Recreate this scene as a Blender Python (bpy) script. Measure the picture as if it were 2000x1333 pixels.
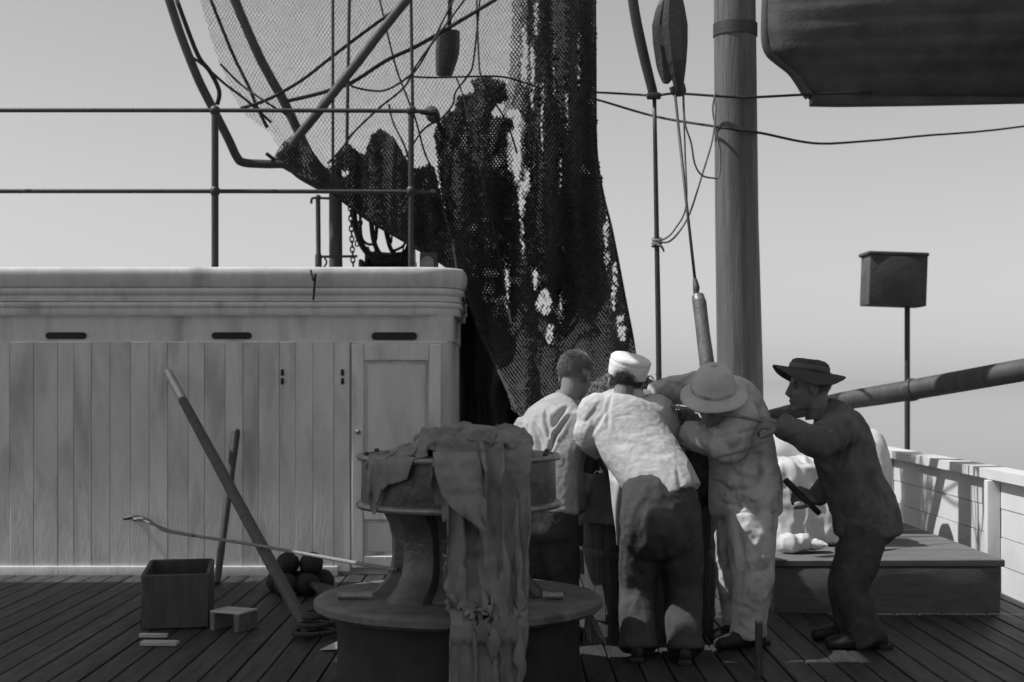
import bpy, bmesh, math, random
import numpy as np
from mathutils import Vector, Matrix

random.seed(7); RNG = np.random.default_rng(11)
scene = bpy.context.scene
for o in list(bpy.data.objects): bpy.data.objects.remove(o, do_unlink=True)
COL = scene.collection

# ------------------------------------------------------------------ camera, sky, sun, exposure
F_PX, CAM_H, HORIZON, MIDX = 2800.0, 1.30, 740.0, 1000.0        # photo pixels (2000 x 1333)
cam_data = bpy.data.cameras.new('camera'); cam = bpy.data.objects.new('camera', cam_data); COL.objects.link(cam)
cam.location = (0, 0, CAM_H); cam.rotation_euler = (math.radians(90), 0, 0)
cam_data.sensor_width = 36; cam_data.lens = F_PX / 2000 * 36
cam_data.shift_y = (HORIZON - 666.5) / 2000
cam_data.clip_start = 0.05; cam_data.clip_end = 30000
cam_data.dof.use_dof = True; cam_data.dof.focus_distance = 6.7; cam_data.dof.aperture_fstop = 3.2
scene.camera = cam

SUN_DIR = Vector((-0.60, -0.03, 0.80)).normalized()              # from the scene towards the sun: high on the left
world = bpy.data.worlds.new('World'); scene.world = world; world.use_nodes = True
wn = world.node_tree; wn.nodes.clear()
sky = wn.nodes.new('ShaderNodeTexSky'); sky.sky_type = 'NISHITA'; sky.sun_disc = False
sky.sun_elevation = math.asin(SUN_DIR.z); sky.sun_rotation = math.atan2(SUN_DIR.x, SUN_DIR.y)
sky.air_density = 2.0; sky.dust_density = 0.2; sky.ozone_density = 1.0
bw = wn.nodes.new('ShaderNodeRGBToBW'); bg = wn.nodes.new('ShaderNodeBackground'); wo = wn.nodes.new('ShaderNodeOutputWorld')
bg.inputs['Strength'].default_value = 0.095
wn.links.new(sky.outputs[0], bw.inputs[0]); wn.links.new(bw.outputs[0], bg.inputs[0]); wn.links.new(bg.outputs[0], wo.inputs[0])
sun_data = bpy.data.lights.new('sun', 'SUN'); sun = bpy.data.objects.new('sun', sun_data); COL.objects.link(sun)
sun_data.energy = 4.3; sun_data.angle = math.radians(0.5); sun_data.color = (1, 1, 1)      # black-and-white plate: neutral light
sun.rotation_euler = SUN_DIR.to_track_quat('Z', 'Y').to_euler(); sun.location = (-6, 0, 12)
scene.view_settings.view_transform = 'Standard'; scene.view_settings.look = 'None'
scene.view_settings.exposure = 0.0; scene.view_settings.gamma = 1.0
scene.view_settings.use_curve_mapping = False
scene.render.resolution_x = 1024; scene.render.resolution_y = 682
scene.render.engine = 'CYCLES'

# ------------------------------------------------------------------ helpers
def P(px, py, Y):                      # photo pixel at a known distance -> point
    return np.array([(px - MIDX) / F_PX * Y, Y, CAM_H - (py - HORIZON) / F_PX * Y])
def M(px, Y): return px / F_PX * Y      # pixels at a distance -> metres
def unit(v):
    v = np.asarray(v, float); return v / (np.linalg.norm(v) + 1e-12)

def _hash(ix, iy, iz):
    n = (ix * 374761393 + iy * 668265263 + iz * 1442695041) & 0xffffffff
    n = ((n ^ (n >> 13)) * 1274126177) & 0xffffffff
    return ((n ^ (n >> 16)) & 0xffff) / 65535.0
def vnoise(p):                          # value noise, -1..1
    p = np.asarray(p, float); i = np.floor(p).astype(np.int64); f = p - i; f = f * f * (3 - 2 * f)
    r = 0
    for a in (0, 1):
        for b in (0, 1):
            for c in (0, 1):
                w = (f[:, 0] if a else 1 - f[:, 0]) * (f[:, 1] if b else 1 - f[:, 1]) * (f[:, 2] if c else 1 - f[:, 2])
                r = r + w * _hash(i[:, 0] + a, i[:, 1] + b, i[:, 2] + c)
    return r * 2 - 1
def fbm(p, n=3):
    r = 0; a = 1.0
    for k in range(n): r = r + a * vnoise(p * 2 ** k + 17.3 * k); a *= .5
    return r

ORG = {}
def setp(o, label=None, category=None, group=None, kind=None):
    if label: o['label'] = label
    if category: o['category'] = category
    if group: o['group'] = group
    if kind: o['kind'] = kind
    return o
def empty(name, loc, label, category, group=None):
    o = bpy.data.objects.new(name, None); COL.objects.link(o); o.location = loc; o.empty_display_size = .1
    ORG[o.name] = np.array(loc, float); return setp(o, label, category, group)
def make_mesh(name, V, F):
    me = bpy.data.meshes.new(name); V = np.asarray(V, float)
    if isinstance(F, np.ndarray):
        k = F.shape[1]; n = len(F)
        me.vertices.add(len(V)); me.vertices.foreach_set('co', V.ravel())
        me.loops.add(n * k); me.loops.foreach_set('vertex_index', F.ravel().astype(np.int32))
        me.polygons.add(n); me.polygons.foreach_set('loop_start', np.arange(0, n * k, k, dtype=np.int32))
        me.update(calc_edges=True); me.validate()
    else:
        me.from_pydata([tuple(v) for v in V], [], [tuple(int(i) for i in f) for f in F]); me.update()
    return me
def mk(name, V, F, mat, parent=None, smooth=True, label=None, category=None, group=None, kind=None, sharp=None):
    V = np.asarray(V, float)
    org = ORG[parent.name] if parent is not None else np.array([(V[:, 0].min() + V[:, 0].max()) / 2, (V[:, 1].min() + V[:, 1].max()) / 2, V[:, 2].min()])
    me = make_mesh(name, V - org, F)
    if mat is not None: me.materials.append(mat)
    me.polygons.foreach_set('use_smooth', [smooth] * len(me.polygons))
    if smooth and sharp:
        try: me.set_sharp_from_angle(angle=math.radians(sharp))
        except Exception: pass
    o = bpy.data.objects.new(name, me); COL.objects.link(o)
    if parent is not None: o.parent = parent
    else: o.location = org
    ORG[o.name] = org
    return setp(o, label, category, group, kind)
def inst(name, me, loc, parent=None, rot=(0, 0, 0), scale=(1, 1, 1)):
    o = bpy.data.objects.new(name, me); COL.objects.link(o)
    loc = np.array(loc, float)
    if parent is not None: o.parent = parent; o.location = loc - ORG[parent.name]
    else: o.location = loc
    o.rotation_euler = rot; o.scale = scale; ORG[o.name] = loc
    return o

class G:                                # collects shapes into one mesh
    def __init__(s): s.V = []; s.F = []; s.n = 0
    def add(s, V, F):
        V = np.asarray(V, float); s.V.append(V); s.F += [tuple(int(i) + s.n for i in f) for f in F]; s.n += len(V); return s
    def arr(s): return np.concatenate(s.V), s.F
    def box(s, c, size, bev=0.0, R=None):
        bm = bmesh.new(); bmesh.ops.create_cube(bm, size=1.0)
        for v in bm.verts: v.co = Vector((v.co.x * size[0], v.co.y * size[1], v.co.z * size[2]))
        if bev > 0: bmesh.ops.bevel(bm, geom=list(bm.edges), offset=bev, segments=2 if bev > .008 else 1, affect='EDGES', profile=.6)
        bm.verts.index_update(); V = np.array([v.co[:] for v in bm.verts]); F = [[v.index for v in f.verts] for f in bm.faces]; bm.free()
        if R is not None: V = V @ np.array(R).T
        return s.add(V + np.asarray(c), F)
    def tube(s, pts, r, n=8, cap=True, smooth=0):
        pts = np.asarray(pts, float)
        r = np.full(len(pts), r, float) if np.isscalar(r) else np.asarray(r, float)
        if smooth: pts, r = crom(pts, r, smooth)
        T = np.gradient(pts, axis=0); T /= np.linalg.norm(T, axis=1)[:, None] + 1e-12
        a = unit(np.cross(T[0], [0, 0, 1] if abs(T[0][2]) < .9 else [1, 0, 0])); V = []
        th = np.linspace(0, 2 * math.pi, n, endpoint=False)
        for i in range(len(pts)):
            a = unit(a - T[i] * np.dot(a, T[i])); b = np.cross(T[i], a)
            V.append(pts[i] + r[i] * (np.cos(th)[:, None] * a + np.sin(th)[:, None] * b))
        return s.add(np.concatenate(V), ringfaces(len(pts), n, cap))
    def sweep(s, pts, ra, rb, across, n=20, smooth=6, dome=.5):
        """elliptical section along a path: ra across, rb front-back, with rounded ends"""
        pts = np.asarray(pts, float); k = len(pts)
        ra = np.full(k, ra, float) if np.isscalar(ra) else np.asarray(ra, float)
        rb = np.full(k, rb, float) if np.isscalar(rb) else np.asarray(rb, float)
        ac = np.asarray(across, float)
        if ac.ndim == 1: ac = np.repeat(ac[None], k, 0)
        q = np.concatenate([ra[:, None], rb[:, None], ac], 1)
        if smooth and k > 1: pts, q = crom(pts, q, smooth)
        ra, rb, ac = q[:, 0], q[:, 1], q[:, 2:]
        T = np.gradient(pts, axis=0); T /= np.linalg.norm(T, axis=1)[:, None] + 1e-12
        th = np.linspace(0, 2 * math.pi, n, endpoint=False); V = []
        def ring(c, t, a, x, y):
            a = unit(a - t * np.dot(a, t)); b = np.cross(t, a)
            V.append(c + x * np.cos(th)[:, None] * a + y * np.sin(th)[:, None] * b)
        m0 = min(ra[0], rb[0]) * dome; m1 = min(ra[-1], rb[-1]) * dome
        for f in (.25, .7, .92):
            ring(pts[0] - T[0] * m0 * math.sqrt(1 - f * f), T[0], ac[0], ra[0] * f, rb[0] * f)
        for i in range(len(pts)): ring(pts[i], T[i], ac[i], ra[i], rb[i])
        for f in (.92, .7, .25):
            ring(pts[-1] + T[-1] * m1 * math.sqrt(1 - f * f), T[-1], ac[-1], ra[-1] * f, rb[-1] * f)
        return s.add(np.concatenate(V), ringfaces(len(V), n, True))
    def ell(s, c, r, f=(0, 1, 0), u=(0, 0, 1), n=18, m=12):
        """ellipsoid with radii r = (side, forward, up)"""
        f = unit(f); u = unit(np.asarray(u, float) - f * np.dot(u, f)); l = np.cross(f, u)
        V = []; ph = np.linspace(0, math.pi, m + 2)[1:-1]; th = np.linspace(0, 2 * math.pi, n, endpoint=False)
        for p in ph:
            V.append(np.asarray(c) + r[2] * math.cos(p) * u + math.sin(p) * (r[0] * np.cos(th)[:, None] * l + r[1] * np.sin(th)[:, None] * f))
        return s.add(np.concatenate(V), ringfaces(m, n, True))
    def lathe(s, c, prof, n=48, R=None, cap=True):
        V = []; th = np.linspace(0, 2 * math.pi, n, endpoint=False)
        for r, z in prof: V.append(np.stack([r * np.cos(th), r * np.sin(th), np.full(n, z)], 1))
        V = np.concatenate(V)
        if R is not None: V = V @ np.array(R).T
        return s.add(V + np.asarray(c), ringfaces(len(prof), n, cap))
def ringfaces(k, n, cap):
    F = []
    for i in range(k - 1):
        for j in range(n):
            a, b = i * n + j, i * n + (j + 1) % n; F.append((a, b, b + n, a + n))
    if cap: F.append(tuple(range(n - 1, -1, -1))); F.append(tuple((k - 1) * n + j for j in range(n)))
    return F
def crom(pts, r, sub):
    r = np.asarray(r, float); rr = r[:, None] if r.ndim == 1 else r
    X = np.concatenate([pts, rr], 1); n = len(X); out = []
    for i in range(n - 1):
        p0, p1, p2, p3 = X[max(i - 1, 0)], X[i], X[i + 1], X[min(i + 2, n - 1)]
        for k in range(sub):
            t = k / sub; out.append(.5 * (2 * p1 + (p2 - p0) * t + (2 * p0 - 5 * p1 + 4 * p2 - p3) * t * t + (3 * p1 - p0 - 3 * p2 + p3) * t ** 3))
    out.append(X[-1]); out = np.array(out); q = out[:, 3:]
    return out[:, :3], (q[:, 0] if r.ndim == 1 else q)
def rot_to(axis, ref=(1, 0, 0)):        # matrix whose z column is axis
    z = unit(axis); x = unit(np.asarray(ref, float) - z * np.dot(ref, z)); y = np.cross(z, x)
    return np.stack([x, y, z], 1)

def remesh(g, voxel, smooth=4):         # union of closed shapes as ONE continuous surface
    V, F = g.arr(); me = make_mesh('tmp', V, F); o = bpy.data.objects.new('tmp', me); COL.objects.link(o)
    m = o.modifiers.new('r', 'REMESH'); m.mode = 'VOXEL'; m.voxel_size = voxel
    if smooth:
        s = o.modifiers.new('s', 'SMOOTH'); s.iterations = smooth; s.factor = .5
    dg = bpy.context.evaluated_depsgraph_get(); ev = o.evaluated_get(dg); e = ev.to_mesh()
    n = len(e.vertices); v = np.empty(n * 3); e.vertices.foreach_get('co', v); nn = np.empty(n * 3); e.vertices.foreach_get('normal', nn)
    f = np.empty(len(e.loops), np.int32); e.loops.foreach_get('vertex_index', f)
    tot = np.empty(len(e.polygons), np.int32); e.polygons.foreach_get('loop_total', tot)
    if (tot == 4).all(): FF = f.reshape(-1, 4)
    else: FF = [tuple(p.vertices) for p in e.polygons]
    ev.to_mesh_clear(); bpy.data.objects.remove(o, do_unlink=True); bpy.data.meshes.remove(me)
    return v.reshape(-1, 3), nn.reshape(-1, 3), FF

# ------------------------------------------------------------------ materials (a grey plate: neutral tones)
def gray(name, v, rough=.8, var=.25, scale=6.0, bump=.15, bscale=70.0, stretch=(1, 1, 1), spec=.3, metal=0.0, stain=0.0, sscale=2.0, weave=0):
    m = bpy.data.materials.new(name); m.use_nodes = True; nt = m.node_tree; N = nt.nodes; L = nt.links; N.clear()
    out = N.new('ShaderNodeOutputMaterial'); b = N.new('ShaderNodeBsdfPrincipled'); L.new(b.outputs[0], out.inputs[0])
    tc = N.new('ShaderNodeTexCoord'); mp = N.new('ShaderNodeMapping'); mp.inputs['Scale'].default_value = stretch; L.new(tc.outputs['Object'], mp.inputs[0])
    oi = N.new('ShaderNodeObjectInfo')
    ml = N.new('ShaderNodeMath'); ml.operation = 'MULTIPLY'; ml.inputs[1].default_value = 37.0; L.new(oi.outputs['Random'], ml.inputs[0]); L.new(ml.outputs[0], mp.inputs['Location'])   # no two pieces share a pattern
    n1 = N.new('ShaderNodeTexNoise'); n1.inputs['Scale'].default_value = scale; n1.inputs['Detail'].default_value = 8; n1.inputs['Roughness'].default_value = .65; L.new(mp.outputs[0], n1.inputs['Vector'])
    r = N.new('ShaderNodeMapRange'); L.new(n1.outputs[0], r.inputs[0]); r.inputs[1].default_value = .25; r.inputs[2].default_value = .75
    r.inputs[3].default_value = v * (1 - var); r.inputs[4].default_value = v * (1 + var)
    val = r.outputs[0]
    if stain:
        n2 = N.new('ShaderNodeTexNoise'); n2.inputs['Scale'].default_value = sscale; n2.inputs['Detail'].default_value = 6; n2.inputs['Distortion'].default_value = .6; L.new(mp.outputs[0], n2.inputs['Vector'])
        r2 = N.new('ShaderNodeMapRange'); L.new(n2.outputs[0], r2.inputs[0]); r2.inputs[1].default_value = .52; r2.inputs[2].default_value = .72; r2.inputs[3].default_value = 1.0; r2.inputs[4].default_value = 1 - stain
        mu = N.new('ShaderNodeMath'); mu.operation = 'MULTIPLY'; L.new(val, mu.inputs[0]); L.new(r2.outputs[0], mu.inputs[1]); val = mu.outputs[0]
    ra = N.new('ShaderNodeMapRange'); L.new(oi.outputs['Random'], ra.inputs[0]); ra.inputs[3].default_value = 1 - var * .35; ra.inputs[4].default_value = 1 + var * .35
    mv = N.new('ShaderNodeMath'); mv.operation = 'MULTIPLY'; L.new(val, mv.inputs[0]); L.new(ra.outputs[0], mv.inputs[1])
    cb = N.new('ShaderNodeCombineColor')
    for k in range(3): L.new(mv.outputs[0], cb.inputs[k])
    L.new(cb.outputs[0], b.inputs['Base Color'])
    rr = N.new('ShaderNodeMapRange'); L.new(n1.outputs[0], rr.inputs[0]); rr.inputs[3].default_value = min(1, rough + .12); rr.inputs[4].default_value = max(.05, rough - .12); L.new(rr.outputs[0], b.inputs['Roughness'])
    b.inputs['Metallic'].default_value = metal
    b.inputs['Specular IOR Level'].default_value = spec
    if bump:
        nb = N.new('ShaderNodeTexNoise'); nb.inputs['Scale'].default_value = bscale; nb.inputs['Detail'].default_value = 6; L.new(mp.outputs[0], nb.inputs['Vector'])
        bp = N.new('ShaderNodeBump'); bp.inputs['Strength'].default_value = bump; bp.inputs['Distance'].default_value = .01; L.new(nb.outputs[0], bp.inputs['Height'])
        if weave:
            wv = N.new('ShaderNodeTexWave'); wv.inputs['Scale'].default_value = weave; wv.inputs['Distortion'].default_value = 1.5; L.new(mp.outputs[0], wv.inputs['Vector'])
            b2 = N.new('ShaderNodeBump'); b2.inputs['Strength'].default_value = .25; b2.inputs['Distance'].default_value = .004; L.new(wv.outputs[0], b2.inputs['Height']); L.new(bp.outputs[0], b2.inputs['Normal']); bp = b2
        L.new(bp.outputs[0], b.inputs['Normal'])
    return m
MT = dict(
    paint=gray('white_paint', .68, .55, .16, 4.0, .2, 30, stain=.34, sscale=2.2, stretch=(2.2, 2.2, .55)),
    paint_bulwark=gray('bulwark_paint', .70, .6, .10, 3.0, .1, 40, stain=.15),  # the bulwark's own white paint, a little cleaner than the deckhouse
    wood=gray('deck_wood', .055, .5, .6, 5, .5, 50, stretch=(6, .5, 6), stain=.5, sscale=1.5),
    caulk=gray('deck_caulk', .02, .8, .2),
    iron=gray('dark_iron', .05, .5, .3, 9, .25, 50, spec=.5),
    ironp=gray('black_painted_iron', .075, .4, .55, 12, .4, 40, spec=.6, stain=.5, sscale=7),
    baseiron=gray('trodden_iron_plate', .12, .5, .5, 9, .45, 40, spec=.5, stain=.5, sscale=4),
    darkhair=gray('dark_hair', .10, .7, .35, 60, 0),
    plinth=gray('plinth_wood', .03, .7, .3, 6, .3, 60),
    brass=gray('worn_metal_edge', .24, .38, .4, 14, .2, 60, spec=.6, metal=.4),
    mast=gray('varnished_mast', .14, .5, .4, 5, .6, 22, stretch=(6, 6, .35), stain=.3, sscale=1.2),
    spar=gray('spar_wood', .085, .6, .3, 5, .2, 60, stretch=(4, 4, .6)),
    rope=gray('hemp_rope', .22, .9, .3, 30, .4, 160),
    darkrope=gray('tarred_rope', .045, .85, .3, 30, .4, 160),
    net=gray('tarred_twine', .085, .9, .35, 12, 0),
    netbag=gray('net_bag_twine', .10, .9, .4, 25, .8, 90),
    canvas=gray('grey_canvas', .25, .92, .30, 7, .55, 28, stain=.35, sscale=5, weave=160),
    shadow_cloth=gray('dark_shadow_sheet', .07, .85, .3, 5, .3, 90),  # dark tone stands in for the shade behind the lower net
    whitecloth=gray('white_canvas', .62, .9, .12, 8, .25, 200, stain=.12, sscale=4),
    shirt=gray('jumper_cloth', .53, .93, .14, 16, .3, 160, stain=.22, sscale=9, weave=260),
    shirt2=gray('work_shirt_cloth', .42, .93, .16, 14, .3, 160, stain=.2, sscale=8, weave=260),
    navy=gray('navy_wool', .13, .95, .35, 14, .3, 170, stain=.3, sscale=6),
    navy2=gray('navy_trousers', .075, .93, .4, 12, .3, 170, stain=.3, sscale=6),
    overall=gray('overall_cotton', .54, .93, .2, 11, .3, 160, stain=.62, sscale=8, weave=240),
    cap=gray('white_duck', .80, .9, .06, 10, .25, 220),
    helmet=gray('khaki_helmet', .56, .85, .10, 12, .25, 260, stain=.25, sscale=6),
    felt=gray('dark_felt', .07, .95, .25, 14, .3, 260),
    skin=gray('skin', .20, .6, .15, 10, .12, 180),
    hair=gray('hair', .30, .7, .35, 60, 0),
    leather=gray('boot_leather', .03, .5, .3, 12, .2, 120),
    tub=gray('wet_stave_wood', .07, .6, .35, 6, .3, 60, stretch=(5, 5, .7)),
    crate=gray('crate_wood', .16, .8, .3, 6, .3, 60, stretch=(1, 5, 5)),
    palewood=gray('pale_wood', .45, .8, .2, 6, .3, 60),
    boat=gray('boat_paint', .10, .6, .35, 5, .3, 40, stain=.35, sscale=2.5),
    cork=gray('dark_float', .03, .7, .35, 9, .5, 60),
    slot=gray('vent_dark', .035, .8, .2),
    awning=gray('awning_canvas', .30, .9, .12, 5, .2, 120),
    eye=gray('eye_white', .18, .3, .05, 10, 0),
)

nt = MT['awning'].node_tree; b_ = next(n for n in nt.nodes if n.type == 'BSDF_PRINCIPLED'); o_ = next(n for n in nt.nodes if n.type == 'OUTPUT_MATERIAL')   # canvas made translucent, so sunlight through it softly fills the foreground
tr = nt.nodes.new('ShaderNodeBsdfTranslucent'); tr.inputs[0].default_value = (.62, .62, .62, 1); mx = nt.nodes.new('ShaderNodeMixShader'); mx.inputs[0].default_value = .7
nt.links.new(b_.outputs[0], mx.inputs[1]); nt.links.new(tr.outputs[0], mx.inputs[2]); nt.links.new(mx.outputs[0], o_.inputs[0])
# ------------------------------------------------------------------ the setting: sea, deck
def sea_mat():
    m = bpy.data.materials.new('sea_water'); m.use_nodes = True; nt = m.node_tree; b = nt.nodes['Principled BSDF']
    b.inputs['Base Color'].default_value = (.06, .06, .06, 1); b.inputs['Roughness'].default_value = .06; b.inputs['IOR'].default_value = 1.33
    tc = nt.nodes.new('ShaderNodeTexCoord'); n = nt.nodes.new('ShaderNodeTexNoise'); n.inputs['Scale'].default_value = .35; n.inputs['Detail'].default_value = 6
    nt.links.new(tc.outputs['Object'], n.inputs['Vector']); bp = nt.nodes.new('ShaderNodeBump'); bp.inputs['Strength'].default_value = .03; bp.inputs['Distance'].default_value = .2
    nt.links.new(n.outputs[0], bp.inputs['Height']); nt.links.new(bp.outputs[0], b.inputs['Normal']); return m
S = 12000
mk('sea', [(-S, -S, -3.2), (S, -S, -3.2), (S, S, -3.2), (-S, S, -3.2)], [(0, 1, 2, 3)], sea_mat(), smooth=False, kind='structure')
g = G().box((0, 10.0, -.10), (10.4, 28, .16)); deck = mk('deck', *g.arr(), MT['caulk'], smooth=False, kind='structure')
PW = .128; plank_me = {}
for L in (7.0,):
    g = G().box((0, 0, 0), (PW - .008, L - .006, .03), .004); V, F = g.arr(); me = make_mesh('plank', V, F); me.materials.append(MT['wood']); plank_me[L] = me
nrow = int(9.6 / PW)
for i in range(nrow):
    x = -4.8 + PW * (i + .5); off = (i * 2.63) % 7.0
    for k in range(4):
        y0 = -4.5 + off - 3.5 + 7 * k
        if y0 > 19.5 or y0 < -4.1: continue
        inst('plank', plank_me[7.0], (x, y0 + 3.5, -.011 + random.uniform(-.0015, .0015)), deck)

# ------------------------------------------------------------------ deckhouse on the left
HY = 9.5
house = empty('deckhouse', (-2.4, HY, 0), 'white painted wooden deckhouse with boarded front, panelled door and moulded cornice', 'deckhouse')
XR = -.395
def house_path(off, r=.10, back=13.2):   # plan outline of the front and the rounded right corner, moved outwards by off
    off = off * .55 if off > 0 else off; pts = [(-4.7, HY - off)]; R = r + off; cx, cy = XR - r, HY + r
    for k in range(9):
        a = -math.pi / 2 + k / 8 * math.pi / 2; pts.append((cx + R * math.cos(a), cy + R * math.sin(a)))
    pts.append((XR + off, back)); return pts
def moulding(prof, r=.10):
    V = []; F = []; n = len(prof); paths = [house_path(o, r) for o, z in prof]; k = len(paths[0])
    for i in range(k):
        for j, (o, z) in enumerate(prof): V.append((paths[j][i][0], paths[j][i][1], z))
    for i in range(k - 1):
        for j in range(n): a, b = i * n + j, i * n + (j + 1) % n; F.append((a, b, b + n, a + n))
    F.append(tuple(range(n))); F.append(tuple((k - 1) * n + j for j in range(n - 1, -1, -1)))
    return V, F
CR = .22
mk('cornice_nosing', *moulding([(-.03, 2.035), (.115, 2.035), (.14, 2.02), (.15, 1.995), (.148, 1.965), (.135, 1.935), (.115, 1.905), (-.03, 1.905)], CR), MT['paint'], house, sharp=50)
mk('cornice_moulding', *moulding([(-.03, 1.903), (.095, 1.903), (.118, 1.888), (.122, 1.872), (.108, 1.858), (.085, 1.848), (.09, 1.812), (-.03, 1.812)], CR), MT['paint'], house, sharp=50)
mk('cornice_moulding', *moulding([(-.03, 1.81), (.07, 1.81), (.096, 1.80), (.10, 1.785), (.088, 1.772), (.07, 1.765), (.075, 1.735), (.06, 1.72), (-.03, 1.72)], CR), MT['paint'], house, sharp=50)
mk('frieze_board', *moulding([(-.03, 1.718), (.006, 1.718), (.006, 1.545), (-.03, 1.545)], .10), MT['paint'], house, sharp=40)
mk('corner_board', *(lambda q: q)(moulding([(-.05, 1.543), (-.004, 1.543), (-.004, 0.0), (-.05, 0.0)], .10)), MT['paint'], house, sharp=40)
mk('roof', [(-4.7, HY + .2, 2.03), (-.55, HY + .2, 2.03), (-.55, 13.2, 2.03), (-4.7, 13.2, 2.03), (-4.7, HY + .2, 1.95), (-.55, HY + .2, 1.95), (-.55, 13.2, 1.95), (-4.7, 13.2, 1.95)],
   [(0, 1, 2, 3), (7, 6, 5, 4), (0, 4, 5, 1), (1, 5, 6, 2), (2, 6, 7, 3), (3, 7, 4, 0)], MT['awning'], house, smooth=False)
g = G().box((0, 0, 0), (.1205, .03, 1.52), .003); V, F = g.arr(); board_me = make_mesh('board', V, F); board_me.materials.append(MT['paint'])
DX0, DX1 = P(688, 0, HY)[0], P(862, 0, HY)[0]
xb = DX0 - .075
while xb > -4.65:
    wbd = random.choice((.86, .95, 1.0, 1.0, 1.12, 1.3)); xb -= .1225 * (wbd - 1) / 2
    inst('board', board_me, (xb, HY - .012 + random.uniform(-.002, .002), .783 + random.uniform(-.002, .002)), house, scale=(wbd, 1, 1)); xb -= .1225 * (wbd + 1) / 2
# skirting and door
g = G().box((-2.9, HY - .02, .012), (3.5, .05, .10), .01); mk('sill_board', *g.arr(), MT['paint'], house, sharp=40)
door = mk('door', *G().box(((DX0 + DX1) / 2, HY - .004, .79), (DX1 - DX0, .03, 1.49), .006).arr(), MT['paint'], house, sharp=40)
dw = DX1 - DX0
def dpart(name, cx, cz, w, h, t=.02): mk(name, *G().box((cx, HY - .019 - t / 2, cz), (w, t, h), .006).arr(), MT['paint'], door, sharp=40)
z_top, z_mid0, z_mid1, z_bot = P(0, 705, HY)[2], P(0, 985, HY)[2], P(0, 1015, HY)[2], .13
sw = P(711, 0, HY)[0] - DX0
dpart('stile', DX0 + sw / 2, .79, sw, 1.48); dpart('stile', DX1 - sw / 2, .79, sw, 1.48)
dpart('rail', (DX0 + DX1) / 2, (1.53 + z_top) / 2, dw - 2 * sw - .004, 1.53 - z_top)
dpart('rail', (DX0 + DX1) / 2, (z_mid0 + z_mid1) / 2, dw - 2 * sw - .004, z_mid0 - z_mid1)
dpart('rail', (DX0 + DX1) / 2, (z_bot + .05) / 2, dw - 2 * sw - .004, z_bot - .05)
dpart('panel', (DX0 + DX1) / 2, (z_top + z_mid0) / 2, dw - 2 * sw - .05, z_top - z_mid0 - .05, .010)
dpart('panel', (DX0 + DX1) / 2, (z_mid1 + z_bot) / 2, dw - 2 * sw - .05, z_mid1 - z_bot - .05, .010)
mk('door_knob', *G().lathe((DX0 + .045, HY - .041, .95), [(.006, 0), (.008, .012), (.016, .02), (.018, .03), (.012, .04), (.002, .043)], 14, rot_to((0, -1, 0))).arr(), MT['brass'], door)
for x in (553, 670):
    for y in (728, 745):
        c = P(x, y, HY); mk('hinge', *G().box((c[0], HY - .033, c[2]), (.02, .012, .042), .004).arr(), MT['slot'], house, sharp=40)
def slot(x0, x1, yc, hpx):
    a, b = P(x0, yc, HY), P(x1, yc, HY); r = M(hpx, HY) / 2; V = []; n = 8
    for yy in (HY - .0125, HY - .006):
        for k in range(n): t = math.pi / 2 - k / (n - 1) * math.pi; V.append((b[0] - r + r * math.cos(t), yy, b[2] + r * math.sin(t)))
        for k in range(n): t = -math.pi / 2 - k / (n - 1) * math.pi; V.append((a[0] + r + r * math.cos(t), yy, a[2] + r * math.sin(t)))
    F = [tuple(range(2 * n))] + [(i, i + 2 * n, (i + 1) % (2 * n) + 2 * n, (i + 1) % (2 * n)) for i in range(2 * n)]
    mk('vent_slot', V, F, MT['slot'], house, smooth=False)
slot(726, 815, 657, 15); slot(414, 492, 656, 13); slot(90, 170, 656, 13)
# small strap hanging over the cornice
pts = [P(607, 528, 9.33), P(612, 548, 9.31), P(616, 535, 9.32), P(614, 560, 9.34), P(612, 586, 9.36)]
mk('rope_tail', *G().tube(pts, .008, 6, smooth=5).arr(), MT['darkrope'], label='short frayed rope end hanging over the deckhouse cornice', category='rope')

# iron guard rail on the deckhouse roof
rail = empty('guard_rail', (P(420, 530, 9.7)[0], 9.7, 2.03), 'thin black iron guard rail of two bars along the deckhouse roof', 'railing')
def rtube(name, pts, r, parent=rail, mat='iron', n=10, sm=0): return mk(name, *G().tube(pts, r, n, smooth=sm).arr(), MT[mat], parent, sharp=60)
RY = 9.7
for x in (-60, 420, 803):
    rr = .024 if x == 420 else .020
    b = P(x, 530, RY); b[2] = 2.03; t = P(x, 213, RY)
    st = rtube('stanchion', [b, t], rr)
    mk('ball_joint', *G().ell(P(x, 216, RY), (.036, .036, .034)).arr(), MT['iron'], st)
    mk('ball_joint', *G().ell(P(x, 374, RY), (.034, .034, .040)).arr(), MT['iron'], st)
    mk('foot_flange', *G().lathe(b, [(.05, 0), (.05, .012), (.03, .02)], 16).arr(), MT['iron'], st)
c0 = P(803, 0, RY)[0]
for y, endx in ((216, 1), (374, 1)):
    z = P(0, y, RY)[2]; z2 = P(0, y + 1.5, RY)[2]
    rtube('rail_bar', [(-4.8, RY, z), (P(420, 0, RY)[0], RY, z), (c0, RY, z2), (c0 + .07, RY + .03, z2 - .004), (c0 + .13, RY + .10, z2), (c0 + .16, RY + .25, z2), (c0 + .16, 13.0, z2)], .0145, sm=6)

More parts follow.
